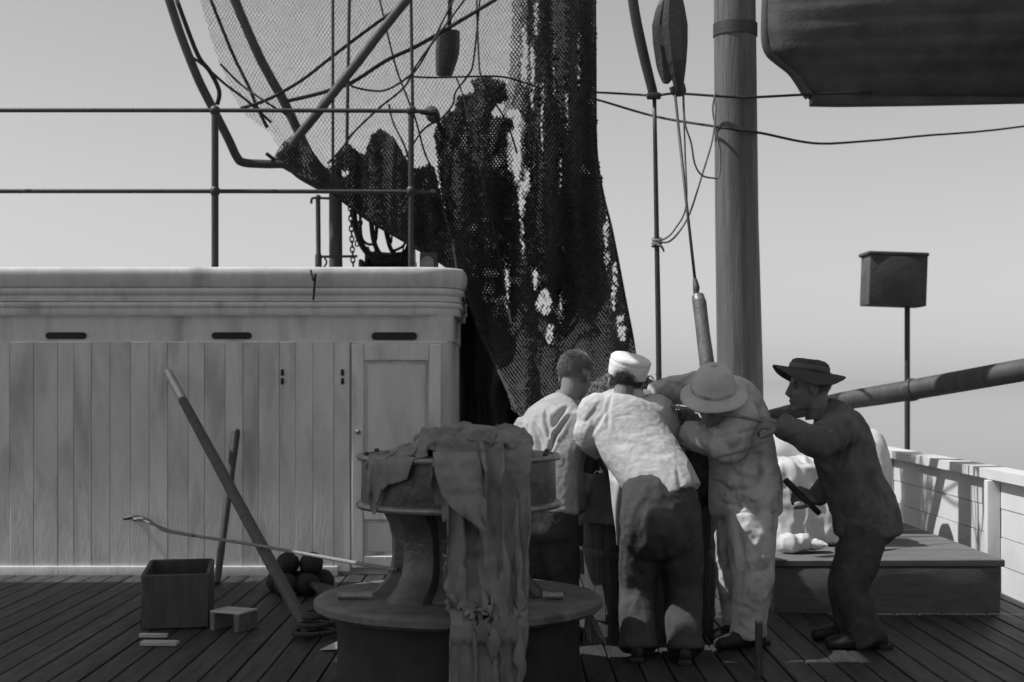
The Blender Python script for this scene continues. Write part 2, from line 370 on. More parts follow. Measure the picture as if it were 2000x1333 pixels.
# gear on the deckhouse roof
gear_y = 10.25
post = empty('derrick_post', P(655, 530, gear_y) * [1, 1, 0] + [0, 0, 2.03], 'thick round wooden post standing on the deckhouse roof', 'post')
b = P(656, 530, gear_y); b[2] = 2.03; t = P(655, 330, gear_y)
mk('shaft', *G().tube([b, t], [.048, .046], 18).arr(), MT['spar'], post, sharp=60)
mk('collar', *G().lathe(b, [(.06, 0), (.06, .03), (.05, .04)], 18).arr(), MT['iron'], post, sharp=60)
ps = empty('belaying_post', P(621, 530, 10.0) * [1, 1, 0] + [0, 0, 2.03], 'slim black iron post with short cross arms on the deckhouse roof', 'post')
b = P(622, 530, 10.0); b[2] = 2.03
mk('shaft', *G().tube([b, P(622, 500, 10), P(622, 495, 10), P(621, 384, 10)], [.024, .024, .017, .017], 10).arr(), MT['iron'], ps, sharp=60)
mk('cross_arm', *G().tube([P(608, 398, 10), P(609, 389, 10), P(614, 387, 10), P(644, 388, 10)], .009, 8, smooth=3).arr(), MT['iron'], ps)
mk('cross_arm', *G().tube([P(620, 502, 10), P(698, 501, 10)], .009, 8).arr(), MT['iron'], ps)
mk('knob', *G().ell(P(621, 386, 10), (.022, .022, .02)).arr(), MT['iron'], ps)
mk('shackle', *G().tube([P(632, 502, 9.98), P(638, 512, 9.98), P(632, 522, 9.98), P(622, 524, 9.98)], .007, 6, smooth=4).arr(), MT['iron'], ps)
def chain(name, a, b, label, sag=0):
    a, b = np.array(a), np.array(b); L = np.linalg.norm(b - a); n = max(3, int(L / .034)); d = (b - a) / n
    e = empty(name, (a if a[2] < b[2] else b), label, 'chain', None)
    th = np.linspace(0, 2 * math.pi, 12, endpoint=False)
    for side in (0, 1):
        o = unit(np.cross(d, [0, 1, 0])) if side == 0 else np.array([0, 1., 0]); loop = [.024 * math.cos(t) * unit(d) + .014 * math.sin(t) * o for t in th]; loop.append(loop[0])
        V, F = G().tube(loop, .0055, 5, cap=False).arr(); me = make_mesh('link', V, F); me.materials.append(MT['iron']); me.polygons.foreach_set('use_smooth', [True] * len(me.polygons))
        for k in range(side, n, 2): inst('link', me, a + d * (k + .5), e, rot=(0, 0, 0))
    return e
chain('chain', P(684, 402, 10.1), P(690, 523, 10.1), 'iron link chain hanging beside the thick post on the deckhouse roof')
chain('chain', P(707, 412, 10.2), P(697, 480, 10.2), 'short slanting iron chain next to the rope loops on the roof')
loops = empty('hanging_rope', P(745, 420, 10.4), 'dark rope hanging in long loops under the net on the deckhouse roof', 'rope')
for pts, r in (([(690, 395), (694, 440), (706, 478), (730, 505), (760, 512), (790, 500), (806, 470), (808, 430)], .022),
               ([(703, 405), (704, 440), (708, 468), (722, 478), (734, 470), (736, 430), (733, 410)], .010),
               ([(724, 420), (728, 460), (735, 485), (748, 505)], .018),
               ([(736, 418), (737, 450), (731, 470)], .008),
               ([(750, 430), (756, 462), (764, 488), (776, 498), (793, 490), (800, 470)], .016),
               ([(757, 440), (760, 462), (764, 475), (766, 450)], .008),
               ([(770, 450), (790, 470), (786, 482), (770, 490)], .010)):
    q = [P(x, y, 10.35 + .02 * k) for k, (x, y) in enumerate(pts)]
    mk('loop', *G().tube(q, r, 8, smooth=6).arr(), MT['darkrope'], loops)
for x0, x1 in ((731, 734), (778, 800)):
    mk('loop', *G().tube([P(x1, 420, 10.3), P((x0 + x1) / 2, 480, 10.3), P(x0, 527, 10.3)], .006, 6, smooth=4).arr(), MT['darkrope'], loops)
win = empty('winch', P(750, 530, 10.7) * [1, 1, 0] + [0, 0, 2.03], 'low dark winch drum between side plates on the deckhouse roof', 'winch')
mk('drum', *G().lathe(P(715, 508, 10.7), [(.02, 0), (.10, 0), (.10, .02), (.065, .035), (.055, .18), (.065, .33), (.10, .345), (.10, .365), (.02, .365)], 24, rot_to((1, 0, 0), (0, 1, 0))).arr(), MT['iron'], win, sharp=40)
for x in (708, 808):
    c = P(x, 512, 10.7); mk('side_plate', *G().box((c[0], 10.7, 2.03 + .075), (.03, .3, .15), .01).arr(), MT['iron'], win, sharp=40)
mk('bed', *G().box((P(757, 0, 10.7)[0], 10.7, 2.055), (.48, .34, .05), .01).arr(), MT['iron'], win, sharp=40)
pb = empty('pulley_block', P(838, 530, 10.0) * [1, 1, 0] + [0, 0, 2.03], 'dark pulley block with round sheave lying by the right rail post', 'pulley')
mk('cheek', *G().box(P(838, 512, 10.03), (.13, .03, .14), .02).arr(), MT['iron'], pb, sharp=40)
mk('sheave', *G().lathe(P(835, 514, 10.0), [(.005, 0), (.02, .0), (.03, -.012), (.04, -.012), (.046, 0), (.046, .02)], 20, rot_to((0, -1, 0))).arr(), MT['brass'], pb, sharp=40)

# ------------------------------------------------------------------ mast and rigging
mast = empty('mast', (P(1443, 0, 9.3)[0], 9.3, 0), 'thick round wooden mast rising from the deck behind the men', 'mast')
b = P(1444, 0, 9.3); b[2] = -.05
pts = []; rs = []
for y, xl, xr in ((1330, 1401, 1494), (740, 1401, 1490), (430, 1397, 1481), (115, 1395, 1477), (-160, 1394, 1473)):
    pts.append(P((xl + xr) / 2, y, 9.3)); rs.append(M(xr - xl, 9.3) / 2)
pts[0][2] = 0; mk('pole', *G().tube(pts, rs, 40).arr(), MT['mast'], mast, sharp=60)
mk('mast_collar', *G().lathe((pts[0][0], 9.3, 0), [(.26, 0), (.26, .05), (.18, .09)], 32).arr(), MT['iron'], mast, sharp=40)
mk('mast_band', *G().lathe(P(1436, 60, 9.3), [(.136, -.04), (.143, -.04), (.143, .04), (.136, .04)], 40, cap=False).arr(), MT['iron'], mast, sharp=40)
mk('mast_band', *G().lathe(P(1437, 1000, 9.3), [(.163, -.03), (.168, -.03), (.168, .03), (.163, .03)], 32, cap=False).arr(), MT['iron'], mast, sharp=40)

def line(name, pts, r, mat, label, category='rope', sm=6, n=7, parent=None):
    q = [P(*p) for p in pts]; V, F = G().tube(q, r, n, smooth=sm).arr()
    return mk(name, V, F, MT[mat], parent, label=label, category=category)
line('stay_wire', [(1090, 180, 11.2), (1165, 181, 10.8), (1240, 185, 10.2), (1280, 187, 9.4), (1320, 183, 9.3), (1400, 188, 9.14), (1440, 190, 9.13), (1480, 190, 9.14), (1580, 185, 9.4), (1720, 180, 9.9)], .0085, 'darkrope', 'thin dark wire running almost level past the upper mast to the boat', 'wire')
line('slack_line', [(1090, 178, 11.2), (1165, 195, 10.8), (1280, 228, 9.9), (1400, 248, 9.15), (1440, 254, 9.12), (1490, 261, 9.2), (1560, 276, 9.5), (1610, 281, 9.8), (1680, 277, 10.2), (1790, 267, 10.8), (2080, 235, 12), (2700, 120, 14), (3400, -60, 16)], .0085, 'darkrope', 'slack dark line sagging across the sky below the level wire', 'rope')
# tackle with iron rod and hanging lines
rod = empty('tackle_rod', P(1287, 1000, 9.0) * [1, 1, 0], 'tall thin iron rod hanging from a flat strap, knotted halfway with rope', 'rod')
q0 = P(1289, 0, 9.0); q0[2] = 0
mk('rod', *G().tube([q0, P(1287, 740, 9.0), P(1283, 480, 9.0), P(1278, 188, 9.0)], [.018, .018, .016, .0125], 10, smooth=3).arr(), MT['iron'], rod)
mk('strap', *G().sweep([P(1215, -170, 9.0), P(1236, 0, 9.0), P(1253, 90, 9.0), P(1276, 184, 9.0)], [.032, .032, .033, .030], .014, (1, 0, 0), 12).arr(), MT['iron'], rod)
mk('shackle', *G().box(P(1277, 188, 8.99), (.09, .05, .04), .012).arr(), MT['iron'], rod, sharp=40)
for k in range(3):
    th = np.linspace(0, 2 * math.pi, 14); c = P(1283, 468 + 5 * k, 9.0)
    mk('knot', *G().tube([c + [.026 * math.cos(t), .026 * math.sin(t), .01 * math.sin(t + k)] for t in th], .010, 6).arr(), MT['rope'], rod)
mk('knot_tail', *G().tube([P(1284, 478, 8.97), P(1292, 482, 8.96), P(1297, 492, 8.97)], [.010, .009, .006], 6, smooth=4).arr(), MT['rope'], rod)
line('tie_rope', [(1286, 468, 8.96), (1300, 466, 8.95), (1318, 448, 8.95), (1340, 402, 8.95), (1338, 300, 8.97), (1334, 182, 8.9), (1333, 120, 8.9)], .006, 'rope', 'thin pale rope tied at the rod knot and rising to the dark block', sm=8)
line('tie_rope', [(1286, 472, 8.96), (1305, 473, 8.95), (1325, 455, 8.96), (1348, 415, 9.0), (1372, 340, 9.05), (1390, 280, 9.08), (1396, 240, 9.1), (1398, 200, 9.13)], .0065, 'rope', 'pale rope curving from the rod knot up to the mast side', sm=8)
line('tie_rope', [(1335, 182, 8.9), (1338, 240, 8.92), (1350, 280, 8.95), (1357, 320, 8.98), (1370, 342, 9.0), (1390, 348, 9.06), (1404, 344, 9.13), (1407, 300, 9.14), (1400, 262, 9.13), (1392, 215, 9.13), (1398, 180, 9.13)], .006, 'rope', 'loose rope bight sagging from the dark block to the mast', sm=8)
blk = empty('tackle_block', P(1313, 182, 8.9), 'heavy dark wooden pulley block hanging at the top of the taut wire', 'pulley')
mk('cheek', *G().sweep([P(1304, 0, 8.9), P(1300, 50, 8.9), P(1304, 110, 8.9), P(1303, 140, 8.9), P(1300, 163, 8.9)], [.05, .085, .08, .06, .02], .022, (1, 0, 0), 6, 2, .1).arr(), MT['iron'], blk, smooth=False)
mk('sheave', *G().lathe(P(1308, 70, 8.86), [(.02, -.03), (.08, -.03), (.07, 0), (.08, .03), (.02, .03)], 24, rot_to((.25, 1, 0))).arr(), MT['iron'], blk, sharp=40)
mk('cheek', *G().sweep([P(1316, -10, 8.82), P(1318, 50, 8.82), P(1322, 120, 8.82), P(1325, 160, 8.84), P(1327, 182, 8.86)], [.05, .08, .06, .036, .03], .02, (1, 0, 0), 6, 2, .1).arr(), MT['iron'], blk, smooth=False)
mk('hook', *G().tube([P(1312, 170, 8.86), P(1318, 183, 8.86), P(1334, 181, 8.86), P(1332, 165, 8.86)], .018, 8, smooth=5).arr(), MT['iron'], blk)
mk('suspension', *G().tube([P(1312, 80, 8.9), P(1314, -170, 8.9)], .02, 8).arr(), MT['iron'], blk)
pen = empty('wire_pendant', P(1375, 705, 8.2), 'taut black wire ending in a shackled wooden handle above the sun helmet', 'wire')
mk('wire', *G().tube([P(1318, 180, 8.86), P(1340, 390, 8.6), P(1358, 552, 8.36)], .009, 8).arr(), MT['iron'], pen)
mk('splice', *G().tube([P(1357, 545, 8.36), P(1360, 562, 8.34), P(1360, 575, 8.33), P(1366, 586, 8.32)], [.012, .020, .017, .028], 10, smooth=4).arr(), MT['iron'], pen)
mk('socket', *G().tube([P(1363, 578, 8.32), P(1366, 592, 8.30)], [.036, .040], 14).arr(), MT['brass'], pen, sharp=50)
mk('handle', *G().tube([P(1366, 590, 8.30), P(1373, 650, 8.2), P(1381, 712, 8.1), P(1392, 800, 8.0)], [.041, .040, .043, .040], 16, smooth=3).arr(), MT['mast'], pen, sharp=60)

# boom running out to the right
bm = empty('boom', P(1600, 795, 10.2), 'round wooden boom slanting up to the right behind the wide brimmed hat', 'spar')
mk('spar', *G().tube([P(1470, 824, 10.6), P(1500, 815, 10.5), P(1640, 785, 10.1), P(1780, 762, 9.7), P(2110, 703, 8.9)], [.035, .05, .064, .07, .074], 20, smooth=3).arr(), MT['spar'], bm)
mk('boom_band', *G().tube([P(1776, 763, 9.71), P(1786, 761, 9.68)], .077, 20).arr(), MT['iron'], bm, sharp=40)
mk('crutch', *G().tube([P(2085, 730, 8.95) * [1, 1, 0], P(2085, 712, 8.95) - [0, 0, .05]], .04, 12).arr(), MT['iron'], bm, sharp=40)

# square box on a pole
lb = empty('signal_box', P(1776, 0, 11.5) * [1, 1, 0], 'dark square wooden box fixed on a thin pole beyond the boom', 'box')
c = P(1745, 550, 11.5)
mk('case', *G().box(c, (M(112, 11.5), .30, M(98, 11.5)), .012, np.array(Matrix.Rotation(math.radians(2), 3, 'Y'))).arr(), MT['boat'], lb, sharp=40)
mk('lid', *G().box(c + [0, 0, M(51, 11.5)], (M(118, 11.5), .33, .03), .008, np.array(Matrix.Rotation(math.radians(2), 3, 'Y'))).arr(), MT['boat'], lb, sharp=40)
pt = P(1772, 600, 11.5); mk('pole', *G().tube([(pt[0], 11.5, 0), pt], .022, 10).arr(), MT['iron'], lb, sharp=60)

# ship's boat hanging at the upper right: the bow with its keel
boat = empty('ship_boat', P(1750, 205, 9.9), 'dark ship boat hanging with its bow and keel showing beside the mast', 'boat')
BY = 9.9
stem = [(1500, -20), (1497, 60), (1502, 98), (1522, 118), (1545, 136), (1562, 158), (1574, 178), (1582, 188)]
st = [P(x, y, BY) for x, y in stem]; V = []; F = []; nst = 22; m = 42
zk = P(0, 186, BY)[2]; ztop = P(0, -150, BY)[2]
for i in range(nst):
    s = i / (nst - 1); s2 = s ** 1.3
    for j in range(m * 2 + 1):
        w = abs(j - m) / m; sd = 1 if j >= m else -1
        z = zk + (ztop - zk) * (1 - (1 - w) ** .8) if w > 0 else zk
        # stem line x at this height
        pz = CAM_H - 0; ys = HORIZON - (z - CAM_H) * F_PX / BY
        xs = np.interp(ys, [y for x, y in stem], [x for x, y in stem])
        X = (xs - MIDX) / F_PX * BY + (5.2) * s2
        half = .85 * math.sin(min(1, s * 1.35 + .0) * math.pi / 2) ** .8 * (w ** .55)
        half += .016 * ((w * 9) % 1) * min(1, s * 6) if 0 < w < 1 else 0
        V.append((X, BY + sd * half, z))
k = 2 * m + 1
for i in range(nst - 1):
    for j in range(k - 1): a = i * k + j; F.append((a, a + 1, a + 1 + k, a + k))
hull = mk('hull', V, F, MT['boat'], boat)
so = hull.modifiers.new('thickness', 'SOLIDIFY'); so.thickness = .03; so.offset = 1
kp = [P(1578, 190, BY), P(1584, 196, BY), P(1640, 197, BY), P(1790, 195, BY), P(2200, 186, BY)]
kp2 = []
for q in kp: kp2.append(q)
kg = G()
for a, b in zip(kp[1:-1], kp[2:]): kg.box((a + b) / 2, (np.linalg.norm(b - a) + .01, .09, M(22, BY)), .006, rot_to(np.cross(unit(b - a), [0, 1, 0]) * -1, b - a) if False else np.array(Matrix.Rotation(-math.atan2((b - a)[2], (b - a)[0]), 3, 'Y')))
mk('keel', *kg.arr(), MT['boat'], boat, sharp=40)
mk('stem_post', *G().tube(st, .04, 8, smooth=3).arr(), MT['boat'], boat)
for x in (1640, 2900):
    a = P(x, -150, BY); mk('boat_fall', *G().tube([a - [0, 0, .2], a + [0, 0, 2.4]], .03, 8).arr(), MT['darkrope'], boat)
for s_ in (-1, 1):
    mk('gunwale', *G().tube([V[i * k + (k - 1 if s_ > 0 else 0)] for i in range(nst)], .035, 8).arr(), MT['boat'], boat)

# ------------------------------------------------------------------ bulwark along the ship's right side, curving away
bul = empty('bulwark', (2.9, 9, 0), 'white painted bulwark with flat cap rail along the ship side', 'bulwark')
bp = np.array([(2.95, -2, 0), (2.95, 6, 0), (2.95, 12.5, 0), (2.75, 15.5, 0), (2.2, 18.5, 0), (1.2, 21, 0), (-.6, 22.8, 0), (-3.4, 23.6, 0)])
bpp, _ = crom(bp, np.zeros(len(bp)), 8)
def wall_strip(z0, z1, t0, t1):
    V = []; F = []; T = np.gradient(bpp, axis=0); T /= np.linalg.norm(T, axis=1)[:, None]; Nn = np.stack([-T[:, 1], T[:, 0], 0 * T[:, 0]], 1)
    for p, n_ in zip(bpp, Nn):
        for t, z in ((t0, z0), (t0, z1), (t1, z1), (t1, z0)): q = p + n_ * t; V.append((q[0], q[1], z))
    for i in range(len(bpp) - 1):
        for j in range(4): a, b = i * 4 + j, i * 4 + (j + 1) % 4; F.append((a, b, b + 4, a + 4))
    F += [(0, 1, 2, 3), (len(V) - 1, len(V) - 2, len(V) - 3, len(V) - 4)]
    return V, F
for k in range(4): mk('strake', *wall_strip(.0 + .172 * k, .166 + .172 * k, -.04 + .003 * (k % 2), .003 * (k % 2)), MT['paint_bulwark'], bul, smooth=False)
mk('cap_rail', *wall_strip(.69, .75, -.10, .06), MT['paint_bulwark'], bul, smooth=False)
for i in range(2, len(bpp) - 1, 3):
    p = bpp[i]; t = unit(bpp[i + 1] - bpp[i]); nn = np.array([-t[1], t[0], 0]); c = p + nn * .045; c[2] = .345
    mk('frame', *G().box(c, (.08, .07, .68), .01, np.stack([nn, t * -1, [0, 0, 1]], 1)).arr(), MT['paint_bulwark'], bul, sharp=40)

# ------------------------------------------------------------------ low hatch on the right with canvas gear
hat = empty('hatch', (2.0, 8.9, 0), 'low wooden hatch coaming with covered top at the right side of the deck', 'hatch')
hx0, hx1, hy0, hy1 = P(1506, 0, 7.9)[0], 2.72, 7.9, 10.3
mk('coaming', *G().box(((hx0 + hx1) / 2, (hy0 + hy1) / 2, .13), (hx1 - hx0 - .04, hy1 - hy0 - .04, .26), .01).arr(), MT['crate'], hat, sharp=40)
nb = 5; wb = (hy1 - hy0) / nb
for i in range(nb): mk('cover_plank', *G().box(((hx0 + hx1) / 2, hy0 + wb * (i + .5), .281), (hx1 - hx0, wb - .01, .04), .006).arr(), MT['crate'], hat, sharp=40)
def soft_box(c, s, seed, amp=.03, vox=.02, mat='whitecloth', **kw):
    V, N_, F = remesh(G().box(c, s, .05), vox, 6); wq = V * np.array([11, 11, 4]) + seed; wq = wq + .8 * np.stack([vnoise(V * 5 + seed + k) for k in range(3)], 1); V = V + N_ * (amp * .6 * fbm(V * 7 + seed, 3) + amp * .8 * (1 - 2 * np.abs(vnoise(wq))) + amp * .3 * (1 - 2 * np.abs(vnoise(wq * 2.3))))[:, None]
    V[:, 2] = np.maximum(V[:, 2], c[2] - s[2] / 2); return mk(kw.pop('name'), V, F, MT[mat], **kw)
c = P(1560, 0, 8.7); soft_box((c[0] + .12, 8.75, .305 + .245), (.56, .45, .49), 3, .03, .012, 'whitecloth', name='covered_crate', label='square crate wrapped in white canvas standing on the hatch', category='crate')
c = P(1548, 0, 8.25); soft_box((c[0], 8.22, .305 + .055), (.17, .15, .10), 9, .022, .008, 'whitecloth', name='folded_canvas', label='small lump of folded white canvas at the left edge of the hatch', category='canvas')
c = P(1592, 0, 8.25); soft_box((c[0], 8.24, .305 + .04), (.16, .14, .06), 12, .02, .008, 'whitecloth', name='folded_canvas', label='flat lump of white canvas beside the wrapped crate', category='canvas')
V, N_, F = remesh(G().sweep([(1.45, 9.75, .305 + .33), (1.9, 9.75, .305 + .34), (2.45, 9.75, .305 + .33)], [.25, .27, .25], [.33, .335, .33], (0, 1, 0), 24), .025, 4)
V = V + N_ * (.012 * fbm(V * 9, 3))[:, None]; V[:, 2] = np.maximum(V[:, 2], .303)
roll = mk('canvas_roll', V, F, MT['whitecloth'], label='thick roll of pale canvas lying across the back of the hatch', category='canvas')
for x in (1.6, 2.2):
    th = np.linspace(0, 2 * math.pi, 24); mk('lashing', *G().tube([(x, 9.75 + .275 * math.cos(t), .637 + .34 * math.sin(t)) for t in th], .010, 6).arr(), MT['rope'], roll)

# ------------------------------------------------------------------ unseen awning above the view, with side sheets added for shade
aw = empty('awning', (0, 2, 3.3), 'unseen flat canvas awning shading the capstan, with side sheets added for shade', 'awning')
V = []; F = []; nx, ny = 30, 24
for j in range(ny + 1):
    for i in range(nx + 1):
        x = -5.2 + 10.4 * i / nx; y = -4 + 10.42 * j / ny; V.append((x, y, 3.34 - .05 * math.sin(i / nx * math.pi * 6) ** 2 * (1 if j < ny else .3)))
for j in range(ny):
    for i in range(nx): a = j * (nx + 1) + i; F.append((a, a + 1, a + nx + 2, a + nx + 1))
o = mk('sheet', V, F, MT['awning'], aw); o.modifiers.new('thickness', 'SOLIDIFY').thickness = .006
V = []; F = []
for j in range(9):
    for i in range(21): V.append((-1.0 + 5.85 * i / 20, 6.40 + 1.35 * j / 8, 3.52 - .03 * math.sin(i / 20 * math.pi * 4) ** 2))
for j in range(8):
    for i in range(20): a = j * 21 + i; F.append((a, a + 1, a + 22, a + 21))
o = mk('added_shade_sheet', V, F, MT['awning'], aw); o.modifiers.new('thickness', 'SOLIDIFY').thickness = .006  # extra unseen sheet, added to shade the two men on the right
V = []; F = []
for j in range(13):
    for i in range(9): V.append((-6.2 + 2.75 * i / 8, 6.40 + 2.6 * j / 12, 3.52 - .03 * math.sin(i / 8 * math.pi * 2) ** 2))
for j in range(12):
    for i in range(8): a = j * 9 + i; F.append((a, a + 1, a + 10, a + 9))
o = mk('added_shade_sheet', V, F, MT['awning'], aw); o.modifiers.new('thickness', 'SOLIDIFY').thickness = .006  # second unseen sheet, added to keep the sun off the left deck
mk('edge_rope', *G().tube([(-5.2, 6.42, 3.335), (5.2, 6.42, 3.335)], .012, 6).arr(), MT['rope'], aw)
for x in (-4.9, 4.9):
    for y in (-3.8, 6.3): mk('pole', *G().tube([(x, y, 0), (x, y, 3.34)], .03, 10).arr(), MT['iron'], aw)
# ------------------------------------------------------------------ trawl net, hoisted to dry, and its iron frame
def inpoly(x, y, poly):
    r = np.zeros(len(x), bool); n = len(poly)
    for i in range(n):
        x0, y0 = poly[i]; x1, y1 = poly[(i + 1) % n]
        c = ((y0 > y) != (y1 > y)) & (x < (x1 - x0) * (y - y0) / (y1 - y0 + 1e-9) + x0); r ^= c
    return r
def net_depth(x, y, base):
    d = base + .10 * np.sin(x / 23.0 + y / 160.0) + .05 * np.sin(x / 9.0 - y / 210.0 + 1.3)
    t = np.clip((y - 560) / 330, 0, 1); return d - 1.35 * t * t * (3 - 2 * t)
def net_layer(name, poly, base, pitch, rad, parent, holes=(), seed=0, warp=5.0, lean=0.0, keep=1.0, mat='net', aspect=1.5):
    poly = np.array(poly, float); x0, y0 = poly.min(0) - 5; x1, y1 = poly.max(0) + 5
    ni = int((x1 - x0) / pitch) + 2; nj = int((y1 - y0) / (pitch * aspect)) + 2
    I, J = np.meshgrid(np.arange(ni), np.arange(nj), indexing='ij')
    x = x0 + I * pitch + lean * (J * pitch * aspect); y = y0 + J * pitch * aspect + 0 * I
    fx = x.ravel(); fy = y.ravel()
    p = np.stack([fx / 70 + seed, fy / 90, np.full(len(fx), seed * 3.1)], 1)
    q = np.stack([fx / 8 + seed, fy / 8, np.full(len(fx), seed * 1.7)], 1)
    fx = fx + warp * vnoise(p) + .8 * vnoise(q); fy = fy + warp * vnoise(p + 31.7) + .8 * vnoise(q + 9.3)
    edge = 4 * vnoise(np.stack([fx / 14, fy / 14, np.full(len(fx), seed + .5)], 1))
    ok = inpoly(fx + edge, fy + edge, poly) & ((I + J).ravel() % 2 == 0)
    for hc, hr in holes:          # (x, y), (rx, ry): loose meshes where the light comes through
        e = ((fx - hc[0] + 6 * vnoise(p * 5)) / hr[0]) ** 2 + ((fy - hc[1]) / hr[1]) ** 2
        ok &= ~((e < 1) & (RNG.random(len(fx)) < .8))
    if keep < 1: ok &= RNG.random(len(fx)) < keep
    ok2 = ok.reshape(ni, nj); idx = np.arange(ni * nj).reshape(ni, nj)
    A = []; B = []
    m1 = ok2[:-1, :-1] & ok2[1:, 1:]; A.append(idx[:-1, :-1][m1]); B.append(idx[1:, 1:][m1])
    m2 = ok2[1:, :-1] & ok2[:-1, 1:]; A.append(idx[1:, :-1][m2]); B.append(idx[:-1, 1:][m2])
    A = np.concatenate(A); B = np.concatenate(B)
    Y = net_depth(fx, fy, base) + .02 * vnoise(q * 2)
    W = np.stack([(fx - MIDX) / F_PX * Y, Y, CAM_H - (fy - HORIZON) / F_PX * Y], 1)
    a, b = W[A], W[B]; d = b - a; d /= np.linalg.norm(d, axis=1)[:, None] + 1e-9
    s = np.cross(d, [0, 1, 0]); s /= np.linalg.norm(s, axis=1)[:, None] + 1e-9; t = np.cross(d, s)
    n = len(a); V = np.empty((n, 6, 3)); r = rad * (1 + .3 * vnoise(W[A] * 30))[:, None]
    for k in range(3):
        o = r * (math.cos(k * 2.0944) * s + math.sin(k * 2.0944) * t); V[:, k] = a + o - d * rad; V[:, 3 + k] = b + o + d * rad
    base_i = (np.arange(n) * 6)[:, None]
    Fq = np.concatenate([base_i + np.array([[0, 1, 4, 3]]), base_i + np.array([[1, 2, 5, 4]]), base_i + np.array([[2, 0, 3, 5]])])
    return mk(name, V.reshape(-1, 3), Fq, MT[mat], parent, smooth=True, kind='stuff')
netroot = empty('trawl_net', P(1110, 880, 9.0), 'large dark trawl net hoisted in hanging folds behind the men', 'fishing net')
OUT = [(380, -30), (1162, -30), (1165, 290), (1178, 380), (1195, 450), (1222, 590), (1240, 690), (1248, 840), (1090, 870), (1010, 800), (985, 745), (930, 630), (890, 535), (800, 475), (720, 428), (640, 368), (600, 348), (540, 318), (545, 290), (528, 262), (480, 228), (455, 190), (425, 120)]
net_layer('netting', OUT, 10.25, 3.6, .0012, netroot, seed=1)
net_layer('netting', OUT, 10.55, 3.6, .0009, netroot, seed=2, lean=.12)
HOL = [((1008, 300), (9, 60)), ((1018, 395), (7, 40)), ((1062, 590), (16, 26)), ((1075, 655), (10, 22)), ((1045, 545), (6, 25)), ((1185, 470), (5, 60)), ((1200, 560), (6, 50)), ((1213, 640), (9, 28)),
       ((1030, 350), (6, 30)), ((1040, 150), (5, 70)), ((1058, 230), (4, 80)), ((1024, 110), (7, 60)), ((1082, 140), (3, 80)), ((1108, 210), (3, 60)), ((1130, 120), (3, 60)), ((1048, 20), (5, 50)), ((1095, 330), (3, 50)), ((1005, 250), (12, 40)), ((1022, 470), (4, 40)), ((990, 560), (4, 50)), ((1095, 600), (4, 35))]
MAIN = [(1010, -30), (1162, -30), (1165, 290), (1178, 380), (1195, 450), (1222, 590), (1240, 690), (1248, 850), (1085, 875), (1000, 800), (985, 745), (930, 630), (890, 535), (862, 440), (845, 390), (850, 330), (900, 290), (985, 330), (985, 240), (1000, 130)]
def shift(p, d): return [(x + d if (y < 340 and 840 < x < 1030) else x, y + (d if (840 < x < 1000 and 280 < y < 400) else 0)) for x, y in p]
for k, (b_, l_) in enumerate(((10.1, .05), (10.35, -.08), (10.5, .16), (10.7, -.03))):
    net_layer('netting', shift(MAIN, 16 * k - 6), b_, 3.4, .0040, netroot, holes=HOL, seed=5 + k, lean=l_)
for P_, b_, h_ in ((shift(MAIN, 62), 10.62, HOL), (shift(MAIN, 40), 10.42, HOL)): net_layer('netting', P_, b_, 3.0, .0062, netroot, holes=h_, seed=61 + b_, lean=.07)
CORE = [(1030, -30), (1150, -30), (1150, 300), (1165, 450), (1185, 600), (1200, 700), (1200, 860), (1095, 870), (1060, 760), (1085, 690), (1100, 600), (1050, 500), (1040, 400), (1025, 200)]
net_layer('netting', CORE, 10.6, 3.2, .004, netroot, holes=HOL, seed=23); net_layer('netting', CORE, 10.45, 3.2, .004, netroot, holes=HOL, seed=24, lean=.1)
BELLY = [(548, 318), (560, 285), (578, 262), (600, 285), (640, 332), (668, 292), (680, 280), (702, 300), (716, 302), (724, 266), (745, 252), (768, 268), (786, 300), (806, 330), (838, 322), (850, 330), (870, 430), (900, 540), (985, 745), (930, 630), (890, 535), (800, 478), (720, 430), (640, 370), (600, 350)]
for k, b_ in enumerate((10.05, 10.3, 10.5, 10.7)):
    net_layer('netting', BELLY, b_, 3.4, .0040, netroot, holes=[((672, 338), (10, 7)), ((628, 300), (6, 8))], seed=31 + k, lean=.1 * (k % 2))
for b_ in (10.45, 10.62): net_layer('netting', BELLY, b_, 3.0, .0062, netroot, holes=[((672, 338), (10, 7)), ((628, 300), (6, 8))], seed=71 + b_)
SIL = [(846, 262), (862, 236), (888, 212), (893, 186), (926, 180), (918, 158), (950, 148), (985, 160), (995, 196), (968, 206), (958, 226), (1000, 232), (1005, 250), (990, 262), (992, 330), (1005, 345), (1000, 420), (870, 430)]
for k, b_ in enumerate((10.15, 10.4, 10.6)):
    net_layer('netting', SIL, b_, 3.4, .0042, netroot, seed=41 + k)
net_layer('netting', SIL, 10.5, 3.0, .0062, netroot, seed=83)
hb = empty('hanging_block', P(872, 150, 10.8), 'dark square wooden block hanging behind the upper net', 'pulley')
mk('shell', *G().sweep([P(876, 60, 10.8), P(874, 100, 10.8), P(870, 128, 10.8), P(867, 149, 10.8)], [.085, .09, .075, .06], [.05, .05, .05, .045], (1, 0, 0), 8, 3, .1).arr(), MT['iron'], hb, sharp=40)
mk('rope', *G().tube([P(877, 70, 10.8), P(884, -150, 10.8)], .016, 8).arr(), MT['darkrope'], hb)
mk('net_knot', *G().ell(P(845, 224, 10.0), (.045, .05, .065), (1, .3, .5)).arr(), MT['netbag'], netroot)
